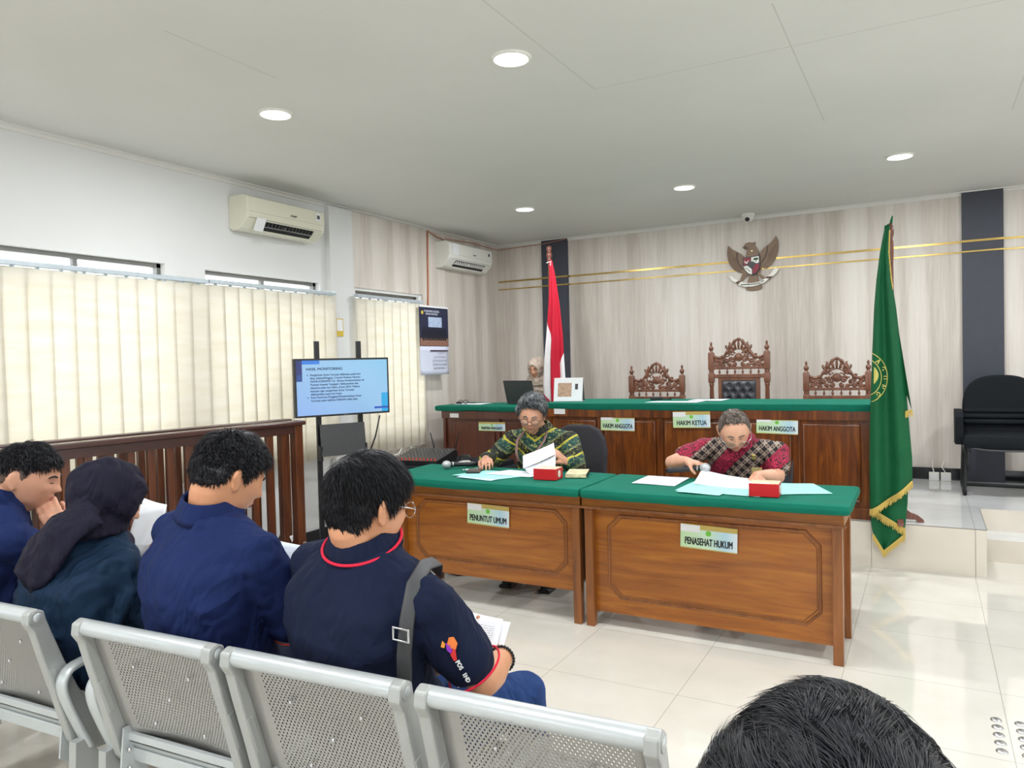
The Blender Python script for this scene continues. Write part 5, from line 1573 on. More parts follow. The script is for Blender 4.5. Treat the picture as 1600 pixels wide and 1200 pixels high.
def person(label, name, seat, rz, P, cat='person'):
    """local frame: x right, y forward, z up, origin on the seat surface under the pelvis"""
    s = P.get('scale', 1.0)
    root_loc = Vector(seat)
    R = Matrix.Rotation(rz, 3, 'Z'); Ri = R.transposed()
    def loc(w): return Ri @ (Vector(w) - root_loc)
    def J(key, dflt):
        v = P.get(key)
        if v is None: return Vector(dflt) * s
        return loc(v)                      # joint targets are given in world coordinates
    pelvis = Vector((0, 0, .10)) * s
    neck = J('neck', (0, .06, .57)); head = J('head', (0, .10, .72))
    shx = P.get('shw', .185) * s
    syaw = P.get('syaw', 0.0)
    up = (neck - pelvis).normalized()
    sx = Matrix.Rotation(syaw, 3, 'Z') @ Vector((1, 0, 0)); sx = (sx - up * sx.dot(up)).normalized()
    fw = up.cross(sx)
    shc = neck - up * P.get('shdrop', .095) * s
    shR = J('shR', (0, 0, 0)) if P.get('shR') else shc + sx * shx
    shL = J('shL', (0, 0, 0)) if P.get('shL') else shc - sx * shx
    elR = J('elR', (.25, .10, .28)); elL = J('elL', (-.25, .10, .28)); wrR = J('wrR', (.14, .32, .26)); wrL = J('wrL', (-.14, .32, .26))
    knR = J('knR', (.14, .46, .08)); knL = J('knL', (-.14, .46, .08)); anR = J('anR', (.14, .44, -.36)); anL = J('anL', (-.14, .44, -.36))
    hy, hp, hr = P.get('hyaw', 0), P.get('hpitch', 0), P.get('hroll', 0)
    Mh = Matrix.Translation(head) @ Matrix.Rotation(hy, 4, 'Z') @ Matrix.Rotation(-hp, 4, 'X') @ Matrix.Rotation(hr, 4, 'Y')
    hk = P.get('hk', 1.0) * s
    fem = P.get('female', False); skin = P.get('skin', SK1)
    mb = MB()
    hcol = P.get('jowl', 0.0)
    sphere_map(mb, lambda d: Mh @ head_pt(d, hk, fem, (lambda dd: hcol * (gsn(dd, (.6, .6, -.5), (.3, .5, .25)) + gsn(dd, (-.6, .6, -.5), (.3, .5, .25)))) if hcol else None))
    if not P.get('noears'):
        for e in (-1, 1):
            Re = Matrix.Rotation(e * .35, 3, 'Z') @ Matrix.Rotation(-.18, 3, 'X')
            c = Vector((e * .0795, -.008, -.004)) * hk
            q = MB(); q.ell(c, (.0075 * hk, .018 * hk, .031 * hk), Re, 16, 12)
            q.ell(c + Vector((e * .006, -.008, .008)) * hk, (.006 * hk, .014 * hk, .022 * hk), Re, 12, 8)
            q.ell(c + Vector((0, .002, -.024)) * hk, (.006 * hk, .010 * hk, .012 * hk), Re, 12, 8)
            mb.add([Mh @ Vector(v) for v in q.v], q.f)
    nb = Mh @ Vector((0, -.028, -.060)) if True else head
    nb = Mh @ (Vector((0, -.030, -.055)) * hk)
    mb.capsule(nb, neck - up * .01 * s, .056 * hk, .060 * s, 18)
    mb.capsule(Mh @ (Vector((0, .02, -.085)) * hk), neck + fw * .02 * s, .035 * hk, .045 * s, 14)
    tw = P.get('torso', 1.0)
    # slim inner torso
    def ring(c, rx, ry, ax, n=28, e=2.3, dir_=None):
        u = dir_ or up; fy = u.cross(ax).normalized()
        o = []
        for k in range(n):
            a = 2 * PI * k / n; ca, sa = math.cos(a), math.sin(a)
            o.append(c + ax * rx * math.copysign(abs(ca) ** (2 / e), ca) + fy * ry * math.copysign(abs(sa) ** (2 / e), sa))
        return o
    bend = P.get('bend', .03) * s
    def spine(k):
        return pelvis.lerp(neck, k) - fw * math.sin(PI * k) * bend
    hx = Vector((1, 0, 0))
    def torso(mb, g, tw):
        L = [(.0, .150, .115), (.12, .165, .125), (.30, .160, .118), (.48, .162, .115), (.66, .178, .118), (.80, .180, .106), (.89, .140, .086), (.96, .090, .068), (1.03, .062, .056)]
        rs = []
        for k, rx, ry in L:
            ax = hx.lerp(sx, min(1, k * 1.1)).normalized(); ax = (ax - up * ax.dot(up)).normalized()
            belly = P.get('belly', 0) * math.exp(-((k - .25) / .22) ** 2)
            c = spine(k) + fw * belly * .5
            rs.append(ring(c, (rx * tw + g) * s, ((ry + belly * .5) * tw + g) * s, ax))
        mb.rings(rs)
    torso(mb, -.012, tw)
    ar = P.get('arm', 1.0)
    for sh, el, wr in ((shR, elR, wrR), (shL, elL, wrL)):
        mb.capsule(sh, el, .046 * s * ar, .038 * s * ar, 16)
        mid = el.lerp(wr, .3)
        mb.capsule(el, mid, .038 * s * ar, .041 * s * ar, 16); mb.capsule(mid, wr, .041 * s * ar, .0255 * s * ar, 16)
    for q, hip in ((1, Vector((.09, .04, .08)) * s), (-1, Vector((-.09, .04, .08)) * s)):
        kn, an = (knR, anR) if q > 0 else (knL, anL)
        mb.capsule(hip, kn, .070 * s, .050 * s, 16); mb.capsule(kn, an, .048 * s, .034 * s, 16)
        mb.capsule(an + Vector((0, -.02, -.03)) * s, an + Vector((0, .14, -.045)) * s, .032 * s, .026 * s, 12)
    for key, wr, th in (('handR', wrR, -1), ('handL', wrL, 1)):
        hd = P.get(key, {})
        if hd is None: continue
        fwd = Ri @ Vector(hd.get('f', R @ Vector((0, 1, 0)))); pn = Ri @ Vector(hd.get('n', (0, 0, -1)))
        mb.capsule(wr, wr + fwd.normalized() * .02, .0245 * s * ar, .023 * s, 12)
        hand(mb, wr + fwd.normalized() * .008, fwd, pn, th * hd.get('flip', 1), hd.get('curl', .5), hd.get('sc', 1.0) * s, hd.get('spread', .2), hd.get('curls'), hd.get('tcurl', .4))
    body = mb.build('person', skin, None, smooth=True)
    body.location = root_loc; body.rotation_euler = (0, 0, rz)
    remesh(body, P.get('vox', .0045), 3, .5)
    body['label'] = label; body['category'] = cat
    info = dict(body=body, Mh=Mh, hk=hk, up=up, fw=fw, sx=sx, neck=neck, spine=spine, s=s, shR=shR, shL=shL, elR=elR, elL=elL, wrR=wrR, wrL=wrL, loc=loc, pelvis=pelvis, R=R)
    # shirt
    mb = MB(); g = P.get('fit', .012)
    torso(mb, g, tw)
    sl = P.get('sleeve', .75)
    slr = P.get('sleeve_r', 1.0)
    for sh, el, wr in ((shR, elR, wrR), (shL, elL, wrL)):
        mb.ell(sh, [.068 * s * ar] * 3, nu=16, nv=12)
        if sl <= 1:
            e = sh.lerp(el, sl)
            mb.capsule(sh, e, .066 * s * ar, .061 * s * ar * slr, 18)
        else:
            mb.capsule(sh, el, .064 * s * ar, .056 * s * ar * slr, 18)
            e = el.lerp(wr, sl - 1); mb.capsule(el, e, .056 * s * ar * slr, .044 * s * ar * slr, 16)
    shc2 = [shL, shR]
    mb.capsule(shL.lerp(neck, .06), neck - up * .022 * s, .062 * s, .060 * s, 16); mb.capsule(shR.lerp(neck, .06), neck - up * .022 * s, .062 * s, .060 * s, 16)
    mb.ell(pelvis + Vector((0, 0, -.01)) * s, (.175 * s * tw, .135 * s, .09 * s))
    for f_ in P.get('folds', []):
        mb.capsule(loc(f_[0]), loc(f_[1]), f_[2], f_[3] if len(f_) > 3 else f_[2] * .6, 10)
    shirt = mb.build(P.get('shirt_name', 'shirt'), P['shirt'], body, smooth=True)
    remesh(shirt, P.get('cvox', .008), P.get('csmooth', 5), .5)
    wrinkle(shirt, P.get('wr1', .022), .11); wrinkle(shirt, P.get('wr2', .008), .035)
    if P.get('shirt_label'): shirt['label'] = P['shirt_label']
    info['shirt'] = shirt
    # collar
    if P.get('collar'):
        cu = (up * .55 + (Mh @ Vector((0, -.03, -.05)) - neck).normalized() * .45).normalized()
        base = neck + cu * P.get('collar_dz', .006) * s
        cx_ = (sx - cu * sx.dot(cu)).normalized(); cy_ = cu.cross(cx_)
        prof = [(-.014, .094), (.0, .091), (.022, .080), (.040, .072), (.043, .069), (.040, .064), (.02, .068), (-.01, .08)]
        n = 40; vs = []; fs = []
        for i in range(n + 1):
            a = math.radians(20) + (2 * PI - math.radians(40)) * i / n + PI / 2   # opening in front
            for h, r in prof:
                rr = r * s * 1.0
                vs.append(base + cu * h * s * P.get('collar_h', 1.0) + cx_ * math.cos(a) * rr * 1.02 + cy_ * math.sin(a) * rr * .98)
        m = len(prof)
        for i in range(n):
            for j in range(m):
                k = (j + 1) % m
                fs.append((i * m + j, (i + 1) * m + j, (i + 1) * m + k, i * m + k))
        col = MB().add(vs, fs).build('collar', P['collar'], body, smooth=True)
        if P.get('piping'):
            pts = []
            for i in range(n + 1):
                a = math.radians(20) + (2 * PI - math.radians(40)) * i / n + PI / 2
                rr = .0945 * s
                pts.append(base + cu * .006 + cx_ * math.cos(a) * rr * 1.02 + cy_ * math.sin(a) * rr * .98)
            MB().tube(pts, .0035, 8).build('collar_piping', P['piping'], body, smooth=True)
        info['collar_frame'] = (base, cu, cx_, cy_)
    if P.get('cuff_piping'):
        for sh, el in ((shR, elR), (shL, elL)):
            d = (el - sh).normalized(); c = sh.lerp(el, sl) + d * .050 * s
            u = Vector((0, 0, 1)) if abs(d.z) < .9 else Vector((0, 1, 0)); u = (u - d * u.dot(d)).normalized(); w = d.cross(u); r = .0605 * s * ar * slr
            MB().tube([c - d * .012 + (u * math.cos(a) + w * math.sin(a)) * r for a in [2 * PI * i / 28 for i in range(29)]], .0028, 6).build('cuff_piping', P['cuff_piping'], body, smooth=True)
    # trousers
    mb = MB()
    mb.ell(pelvis + Vector((0, 0, -.02)) * s, (.165 * s * tw, .13 * s, .09 * s))
    for q, hip in ((1, Vector((.09, .03, .085)) * s), (-1, Vector((-.09, .03, .085)) * s)):
        kn, an = (knR, anR) if q > 0 else (knL, anL)
        mb.capsule(hip, kn, .090 * s, .066 * s, 20); mb.capsule(kn, an + Vector((0, 0, .02)), .064 * s, .050 * s, 18)
    tr = mb.build('trousers', P.get('trousers', M['navy_trouser']), body, smooth=True)
    remesh(tr, .012, 4, .5); wrinkle(tr, .012, .09)
    for kn, an in ((knR, anR), (knL, anL)):
        q = MB(); q.ell(an + Vector((0, .06, -.055)) * s, (.047 * s, .13 * s, .038 * s)); q.box(an + Vector((0, .06, -.082)) * s, (.085 * s, .25 * s, .018), None, 0, .006)
        remesh(q.build('shoe', M['black_plastic'], body, smooth=True), .006, 2)
    # face details
    def fp(x, z, off=.0006):
        y = math.sqrt(max(0.0, 1 - x * x - z * z)); d = Vector((x, y, z))
        return Mh @ (head_pt(d, hk, fem) + d * off)
    if P.get('face', True):
        for e in (-1, 1):
            MB().tube([fp(e * .16, .205), fp(e * .26, .245), fp(e * .38, .25), fp(e * .50, .215), fp(e * .56, .18)], [.0022, .0036, .0034, .0026, .0012], 6).build('eyebrow', P.get('browmat', H_BLACK), body, smooth=True)
            MB().tube([fp(e * .225, .045, .0002), fp(e * .29, .028, .0008), fp(e * .37, .024, .0008), fp(e * .45, .040, .0002)], [.0010, .0017, .0017, .0010], 6).build('eyelashes', H_BLACK, body, smooth=True)
        MB().tube([fp(-.20, -.425, -.0004), fp(-.1, -.432, .0), fp(0, -.426, .0), fp(.1, -.432, .0), fp(.20, -.425, -.0004)], [.0008, .0013, .0013, .0013, .0008], 6).build('mouth_line', plain('lip_shadow_brown', rgb(120, 66, 56), .6) if 'lip_shadow_brown' not in bpy.data.materials else bpy.data.materials['lip_shadow_brown'], body, smooth=True)
        lm = bpy.data.materials.get('lip_skin') or plain('lip_skin', rgb(178, 104, 92), .5)
        q = MB(); q.tube([fp(-.17, -.425, -.001), fp(-.08, -.395, -.0012), fp(0, -.400, -.0012), fp(.08, -.395, -.0012), fp(.17, -.425, -.001)], [.001, .0034, .0034, .0034, .001], 8)
        q.tube([fp(-.16, -.435, -.001), fp(-.07, -.465, -.0014), fp(.07, -.465, -.0014), fp(.16, -.435, -.001)], [.001, .0040, .0040, .001], 8)
        q.build('lips', lm, body, smooth=True)
    if P.get('glasses'):
        gm = P['glasses']
        q = MB(); lenses = []
        for e in (-1, 1):
            c = Vector((e * .034, .104 + P.get('gl_fwd', 0.0), .000 + P.get('gl_dz', 0)))
            pts = [Mh @ ((c + Vector((math.cos(a) * .0235, -abs(math.cos(a)) * .002 - (.004 if math.cos(a) * e > .5 else 0), math.sin(a) * .0185))) * hk) for a in [2 * PI * i / 24 for i in range(25)]]
            q.tube(pts, P.get('gl_r', .0013), 6)
            lens = MB(); lenses.append(lens); lens.add([Mh @ ((c + Vector((math.cos(a) * .0225, 0, math.sin(a) * .0178))) * hk) for a in [2 * PI * i / 20 for i in range(20)]], [tuple(range(20))])
            q.tube([Mh @ (Vector((e * .0575, .098 + P.get('gl_fwd', 0), .006 + P.get('gl_dz', 0))) * hk), Mh @ (Vector((e * .076, .085, .007)) * hk), Mh @ (Vector((e * .0835, .0, .012)) * hk), Mh @ (Vector((e * .083, -.018, -.004)) * hk)], P.get('gl_t', .0014), 6)
        q.tube([Mh @ (Vector((-.0105, .106 + P.get('gl_fwd', 0), .003 + P.get('gl_dz', 0))) * hk), Mh @ (Vector((0, .109 + P.get('gl_fwd', 0), .005 + P.get('gl_dz', 0))) * hk), Mh @ (Vector((.0105, .106 + P.get('gl_fwd', 0), .003 + P.get('gl_dz', 0))) * hk)], P.get('gl_r', .0013), 6)
        go = q.build('glasses', gm, body, smooth=True)
        for lens in lenses: lens.build('lens', M['glass'], go)
    return info
M['navy'] = cloth('navy_shirt_cotton', rgb(24, 38, 82), .85, wr=.35, wscale=4.5)
M['navy_dark'] = cloth('dark_teal_navy_jacket', rgb(20, 42, 66), .8, wr=.45, wscale=4.0)
M['navy_polo'] = cloth('navy_polo_knit', rgb(20, 28, 52), .9, wr=.25, wscale=5)
M['hijab'] = cloth('dark_purple_navy_scarf', rgb(24, 22, 40), .75, wr=.3, wscale=7)
M['hijab_beige'] = cloth('beige_scarf', rgb(186, 168, 154), .8, wr=.3, wscale=8)
M['navy_trouser'] = cloth('dark_navy_trousers', rgb(28, 34, 52), .9)
M['denim'] = cloth('blue_denim', rgb(36, 60, 108), .9, wr=.3, wscale=6, var=.3)
M['black_pants'] = cloth('black_trousers', rgb(22, 22, 26), .9)
M['red_pipe'] = cloth('red_piping', rgb(214, 40, 66), .8)
M['orange_pipe'] = cloth('orange_red_piping', rgb(226, 84, 60), .8)

def batik_green():
    t = NT('green_yellow_batik')
    v = t.coords('Object'); sep = t.n('ShaderNodeSeparateXYZ'); t.l(v, sep.inputs[0])
    x, z = sep.outputs[0], sep.outputs[2]
    ax = t.math('ABSOLUTE', x)
    # mirrored slanted bands: high at the shoulders, V towards the middle
    b = t.math('ADD', z, t.math('MULTIPLY', ax, -.72))
    per = .15
    q = t.math('FRACT', t.math('DIVIDE', t.math('ADD', b, .02), per))
    vor = t.n('ShaderNodeTexVoronoi', feature='F1'); vor.inputs['Scale'].default_value = 34; t.l(v, vor.inputs['Vector'])
    leaf = t.noise(t.coords('Object', (1, 1, 1.0)), 42, 2, .5, 1.5)
    base = t.ramp(leaf, [(.40, rgb(16, 50, 44)), (.49, rgb(18, 76, 72)), (.56, rgb(26, 92, 84)), (.60, rgb(150, 148, 70)), (.68, rgb(176, 168, 90))], 'CONSTANT')
    dark = t.ramp(leaf, [(.3, rgb(16, 24, 20)), (.56, rgb(24, 34, 22)), (.60, rgb(128, 124, 60))], 'CONSTANT')
    def band(a, c): return t.math('MULTIPLY', t.math('GREATER_THAN', q, a), t.math('LESS_THAN', q, c))
    c = t.mix(band(.42, .78), base, dark)
    c = t.mix(band(.30, .40), c, rgb(190, 178, 56))
    c = t.mix(band(.79, .81), c, rgb(176, 170, 112)); c = t.mix(band(.86, .875), c, rgb(160, 156, 96))
    t.base(c); t.set(Roughness=.75)
    w = t.noise(t.coords('Object'), 6, 3); t.bump(w, .25, .02)
    return t.m
def batik_red():
    t = NT('crimson_black_batik')
    v = t.coords('Object'); 
    mp = t.n('ShaderNodeMapping'); mp.inputs['Rotation'].default_value = (0, math.radians(45), 0); t.l(v, mp.inputs[0])
    sep = t.n('ShaderNodeSeparateXYZ'); t.l(mp.outputs[0], sep.inputs[0])
    a, b = sep.outputs[0], sep.outputs[2]
    P = .066
    wav = t.noise(t.coords('Object', (1, 1, 1), (0, .8, 0)), 16, 2, .5, 2.5)
    wave = t.math('SINE', t.math('MULTIPLY', wav, 62))
    crim = t.ramp(wave, [(0.0, rgb(40, 10, 22)), (.22, rgb(120, 14, 44)), (.42, rgb(184, 24, 66)), (.7, rgb(204, 34, 80))])
    band = t.math('FRACT', t.math('DIVIDE', a, .190))
    dk = t.math('MULTIPLY', t.math('GREATER_THAN', band, .0), t.math('LESS_THAN', band, .56))
    c = t.mix(dk, crim, rgb(26, 16, 20))
    # chain of pale ovals on the dark bands, lying along two crossed directions
    def oval(u, w, ru, rw):
        uu = t.math('SUBTRACT', t.math('FRACT', u), .5); ww = t.math('SUBTRACT', t.math('FRACT', w), .5)
        d = t.math('ADD', t.math('POWER', t.math('ABSOLUTE', t.math('DIVIDE', uu, ru)), 2.0), t.math('POWER', t.math('ABSOLUTE', t.math('DIVIDE', ww, rw)), 2.0))
        return d
    S_ = .044
    u = t.math('DIVIDE', a, S_); w = t.math('DIVIDE', b, S_)
    d1 = oval(u, t.math('ADD', w, .5), .46, .22); d2 = oval(t.math('ADD', u, .5), w, .22, .46)
    d = t.math('MINIMUM', d1, d2)
    ring = t.math('LESS_THAN', d, 1.0); core = t.math('MULTIPLY', t.math('LESS_THAN', d, .55), t.math('GREATER_THAN', d, .04))
    ring = t.math('MULTIPLY', ring, dk)
    c = t.mix(ring, c, rgb(176, 160, 146)); c = t.mix(t.math('MULTIPLY', core, dk), c, rgb(84, 62, 56))
    t.base(c); t.set(Roughness=.75)
    t.bump(t.noise(t.coords('Object'), 6, 3), .25, .02)
    return t.m
M['batik_green'] = batik_green(); M['batik_red'] = batik_red()
SZ = .425     # bench seat height

# ---- man in the navy polo with red piping (nearest)
P4 = person('man in navy polo with red collar piping and glasses, seated right end of the row', 'p4', (-1.185, 1.435, SZ), math.radians(-4), dict(
    scale=1.0, neck=(-1.165, 1.345, 1.01), head=(-1.150, 1.345, 1.105), hyaw=math.radians(-12), hpitch=math.radians(12), hk=1.0, shw=.19, syaw=math.radians(-6), bend=.05,
    elR=(-.90, 1.44, .70), wrR=(-.94, 1.60, .69), elL=(-1.42, 1.46, .66), wrL=(-1.20, 1.64, .60), knR=(-.995, 1.80, .505), knL=(-1.33, 1.86, .52), anR=(-.97, 1.83, .10), anL=(-1.33, 1.88, .10),
    handR=dict(f=(-.75, .45, .05), n=(-.2, .3, .9), curl=.8, tcurl=.6), handL=dict(f=(.75, .4, .1), n=(.4, .2, .8), curl=.8, tcurl=.6),
    shirt=M['navy_polo'], collar=M['navy_polo'], piping=M['red_pipe'], cuff_piping=M['red_pipe'], sleeve=.68, sleeve_r=1.12, fit=.016, trousers=M['denim'], torso=1.02, skin=SK1,
    glasses=M['chrome'], gl_t=.0016, shirt_name='polo_shirt', jowl=.003, cvox=.007, wr1=.018, vox=.004))
make_hair(P4['body'], P4['Mh'], H_BLACK, .022, .008, front=.52, back=-.66, side=-.02, seed=4, strands=7500, slen=.042, lift=.03, wid=.0011, swirl=.5, rough=.002, rand=.10, k=1.0, crown=(-.25, -.75, .62))
# ---- man in the plain navy shirt
P3 = person('man in plain navy shirt, head bowed, seated between headscarf woman and polo man', 'p3', (-1.70, 1.41, SZ), math.radians(-2), dict(
    scale=.97, neck=(-1.68, 1.33, 1.055), head=(-1.645, 1.365, 1.145), hyaw=math.radians(-14), hpitch=math.radians(26), shw=.19, syaw=math.radians(-4), bend=.06,
    elR=(-1.495, 1.46, .72), wrR=(-1.60, 1.62, .69), elL=(-1.95, 1.44, .72), wrL=(-1.83, 1.50, .79), knR=(-1.58, 1.84, .52), knL=(-1.84, 1.84, .52), anR=(-1.6, 1.86, .10), anL=(-1.84, 1.86, .10),
    handR=dict(f=(-.2, .8, .3), n=(-.6, .1, .7), curl=.5), handL=dict(f=(.55, .45, .25), n=(.0, .2, .9), curl=.5, tcurl=.8),
    shirt=M['navy'], collar=M['navy'], sleeve=.80, sleeve_r=1.12, fit=.016, cuff_piping=M['orange_pipe'], torso=1.03, skin=SK1, vox=.0045))
make_hair(P3['body'], P3['Mh'], H_BLACK, .018, .004, front=.50, back=-.42, side=.0, seed=3, strands=5200, slen=.026, lift=.35, wid=.0012, rough=.004)
def beard(info, mat):
    Mh = info['Mh']; k = info['hk']; mb = MB(); rnd = random.Random(5)
    for i in range(420):
        d = Vector((rnd.gauss(0, .13), .62 + rnd.uniform(-.1, .2), -.78 + rnd.uniform(-.10, .14))).normalized()
        p = head_pt(d, k) + d * -.001; f = (Vector((0, .2, -1)) + d * .5 + Vector((rnd.gauss(0, .2), rnd.gauss(0, .2), 0))).normalized() * .014
        s_ = f.cross(d).normalized() * .001
        mb.add([Mh @ q for q in (p - s_, p + s_, p + d * .001, p + f)], [(0, 1, 3), (1, 2, 3), (2, 0, 3), (0, 2, 1)])
    mb.build('goatee', mat, info['body'])
beard(P3, H_BLACK)
# ---- woman in the dark headscarf
P2 = person('woman in dark purple headscarf and dark teal jacket, seated with her head bowed', 'p2', (-2.24, 1.42, SZ), math.radians(-4), dict(
    scale=.97, neck=(-2.235, 1.32, .955), head=(-2.18, 1.36, 1.055), hyaw=math.radians(-22), hpitch=math.radians(32), shw=.185, syaw=math.radians(-4), bend=.07, female=True, noears=True,
    elR=(-2.01, 1.42, .66), wrR=(-2.13, 1.50, .76), elL=(-2.48, 1.42, .66), wrL=(-2.36, 1.54, .82), knR=(-2.12, 1.82, .52), knL=(-2.36, 1.82, .52), anR=(-2.12, 1.84, .10), anL=(-2.36, 1.84, .10),
    handR=dict(f=(-.35, .05, .8), n=(-.7, .5, -.1), curl=.5, sc=.92, tcurl=.7), handL=dict(f=(.35, .1, .7), n=(.6, .3, .1), curl=.5, sc=.92, tcurl=.7),
    shirt=M['navy_dark'], shirt_name='jacket', sleeve=1.85, sleeve_r=1.15, fit=.03, torso=1.08, skin=SK2, vox=.006, wr1=.035, wr2=.012,
    folds=[((-2.05, 1.26, .88), (-2.16, 1.22, .66), .02), ((-2.28, 1.20, .84), (-2.14, 1.21, .72), .016), ((-2.00, 1.30, .80), (-2.06, 1.25, .62), .018)]))
def scarf(info, mat, k=1.17, face=(.55, .40), name='headscarf', tail=None, drape=(.15, .16)):
    Mh = info['Mh']; hk = info['hk']; mb = MB()
    def fn(d):
        p = head_pt(d, hk, True)
        g = .013 + .006 * noise.noise(d * 3) + .010 * max(0, -d.y) 
        # open at the face
        e = (d.x / face[0]) ** 2 + ((d.z + .10) / .62) ** 2
        if d.y > 0 and e < 1.25: g = .020 * sm(.75, 1.25, e) - .012 * (1 - sm(.75, 1.25, e))
        return Mh @ (p + d * g)
    sphere_map(mb, fn, 60, 46)
    n = info['neck']; up = info['up']; fw = info['fw']; sx = info['sx']
    h0 = Mh @ (Vector((0, -.02, -.06)) * hk)
    rs = []
    for q, r, rx in ((0.0, .085, .085), (.35, .082, .084), (.7, .09, .10), (1.0, .115, .15), (1.25, .10, .165)):
        c = h0.lerp(n - up * .04, q) if q <= 1 else n - up * (.04 + (q - 1) * .25)
        rs.append([c + sx * math.cos(a) * rx + up.cross(sx) * math.sin(a) * r * 1.02 + up * -.03 * abs(math.cos(a)) * q for a in [2 * PI * i / 32 for i in range(32)]])
    mb.rings(rs)
    # folds wrapped under the chin
    for i in range(4):
        c = h0.lerp(n, .25 + .2 * i)
        mb.tube([c + sx * math.cos(a) * (.088 + .010 * i) + up.cross(sx) * math.sin(a) * (.090 + .005 * i) - up * .02 * math.sin(a) for a in [2 * PI * j / 24 for j in range(25)]], .012, 8)
    if tail:
        for pts, rr in tail:
            mb.tube([info['loc'](p) for p in pts], rr, 12, flat=.55, up=(0, 1, 0))
    o = mb.build(name, mat, info['body'], smooth=True)
    remesh(o, .006, 5, .5); wrinkle(o, .010, .05)
    return o
scarf(P2, M['hijab'], tail=[([(-2.14, 1.30, 1.05), (-2.19, 1.215, .985), (-2.24, 1.19, .92), (-2.265, 1.165, .86), (-2.25, 1.165, .82)], [.040, .045, .055, .05, .02]),
                            ([(-2.12, 1.28, 1.05), (-2.16, 1.20, .99), (-2.19, 1.18, .92), (-2.22, 1.165, .85), (-2.235, 1.165, .80)], [.04, .045, .05, .04, .015]),
                            ([(-2.08, 1.27, 1.02), (-2.12, 1.205, .97), (-2.14, 1.18, .91), (-2.19, 1.165, .84)], [.03, .03, .03, .012]),
                            ([(-2.17, 1.30, 1.02), (-2.25, 1.235, .95), (-2.30, 1.20, .90), (-2.295, 1.185, .85)], [.03, .038, .04, .02])])
# ---- man at the far left with his hand on his chin
P1 = person('man in navy shirt at the left edge, resting his chin on his hand', 'p1', (-2.80, 1.41, SZ), math.radians(-8), dict(
    neck=(-2.745, 1.32, 1.02), head=(-2.69, 1.40, 1.085), hyaw=math.radians(-42), hpitch=math.radians(18), shw=.19, syaw=math.radians(-10), bend=.06,
    elR=(-2.47, 1.56, .68), wrR=(-2.575, 1.44, .885), elL=(-3.03, 1.46, .68), wrL=(-2.82, 1.66, .60), knR=(-2.60, 1.84, .52), knL=(-2.92, 1.84, .52), anR=(-2.6, 1.86, .10), anL=(-2.92, 1.86, .10),
    handR=dict(f=(-.5, -.1, .8), n=(-.6, .4, -.2), curl=.6, tcurl=.3), handL=dict(f=(.4, .7, .2), n=(0, 0, -1), curl=.4),
    shirt=M['navy'], collar=M['navy'], sleeve=1.8, fit=.016, skin=SK3, vox=.0045))
make_hair(P1['body'], P1['Mh'], H_BLACK, .012, .002, front=.50, back=-.05, side=.28, seed=9, strands=3600, slen=.026, lift=.4, wid=.0012, rough=.004)
make_hair(P1['body'], P1['Mh'], plain('shaved_hair_shadow', rgb(92, 72, 62), .7), .0012, .0012, front=.50, back=-.46, side=.02, seed=9, strands=0, rough=0, name='shaved_sides')
def comb_curly(d, r):
    cr = Vector((.3, -1.0, .25)).normalized()
    f = d - cr; f = (f - d * f.dot(d)).normalized()
    n1 = noise.noise(d * 3.2 + Vector((4, 1, 9))); n2 = noise.noise(d * 7.5 + Vector((1, 7, 2)))
    return f + d.cross(f) * (n1 * 2.6 + n2 * 1.2) + d * .04
# ---- dark head in the foreground
P0 = person('back of a dark-haired head at the bottom edge of the photo, nearest the camera', 'p0', (-.07, .72, .33), math.radians(4), dict(
    neck=(-.085, .70, .84), head=(-.078, .725, .985), hpitch=math.radians(12), hk=1.0, shw=.18, shirt=M['black_fabric'], skin=SK1, vox=.006, cvox=.01, scale=1.0, face=False,
    anR=(.06, 1.15, .08), anL=(-.22, 1.15, .08), knR=(.07, 1.16, .42), knL=(-.22, 1.16, .42)))
make_hair(P0['body'], P0['Mh'], H_SOFT, .030, .046, front=.35, back=-.85, side=-.7, temple=-.1, seed=21, strands=30000, slen=.055, lift=.015, wid=.0009, rough=.004, rand=.05, comb=comb_curly, base_mat=H_BASE)
t = thing('plastic_chair', 'dark low chair under the foreground person', 'chair', (-.07, .70, 0), 0)
MB().box((0, .02, .30), (.44, .42, .035), None, 0, .01).build('seat', M['black_plastic'], t)
for a in (-.19, .19):
    for b in (-.16, .19): MB().bb(a - .015, a + .015, b - .015, b + .015, 0, .29).build('leg', M['black_plastic'], t)

# ---- man in the green batik shirt at the left desk
P5 = person('man in green and yellow batik shirt and round glasses reading at the left desk', 'p5', (-2.245, 4.44, .44), PI + math.radians(4), dict(
    neck=(-2.235, 4.36, .985), head=(-2.245, 4.265, 1.095), hyaw=math.radians(16), hpitch=math.radians(20), hroll=math.radians(-4), shdrop=.07, shw=.205, bend=.05, hk=1.04,
    elR=(-2.56, 4.24, .775), wrR=(-2.47, 4.05, .825), elL=(-1.93, 4.25, .775), wrL=(-1.93, 4.11, .82), knR=(-2.38, 4.02, .50), knL=(-2.1, 4.02, .50), anR=(-2.38, 4.25, .09), anL=(-2.1, 4.25, .09),
    handR=dict(f=(.55, -.75, .02), n=(.1, -.2, -1), curl=.75, tcurl=.5, spread=.4), handL=dict(f=(-.30, -.45, .45), n=(-.6, .1, -.6), curl=.85, tcurl=.7),
    shirt=M['batik_green'], collar=M['batik_green'], sleeve=1.82, sleeve_r=1.15, fit=.02, torso=1.05, skin=SK3, glasses=M['dark_grey'], gl_r=.0016, gl_dz=-.004, belly=.03, wr1=.018, browmat=H_GREY, jowl=.004))
def comb_side(d, r): return Vector((.9, .25, -.1))
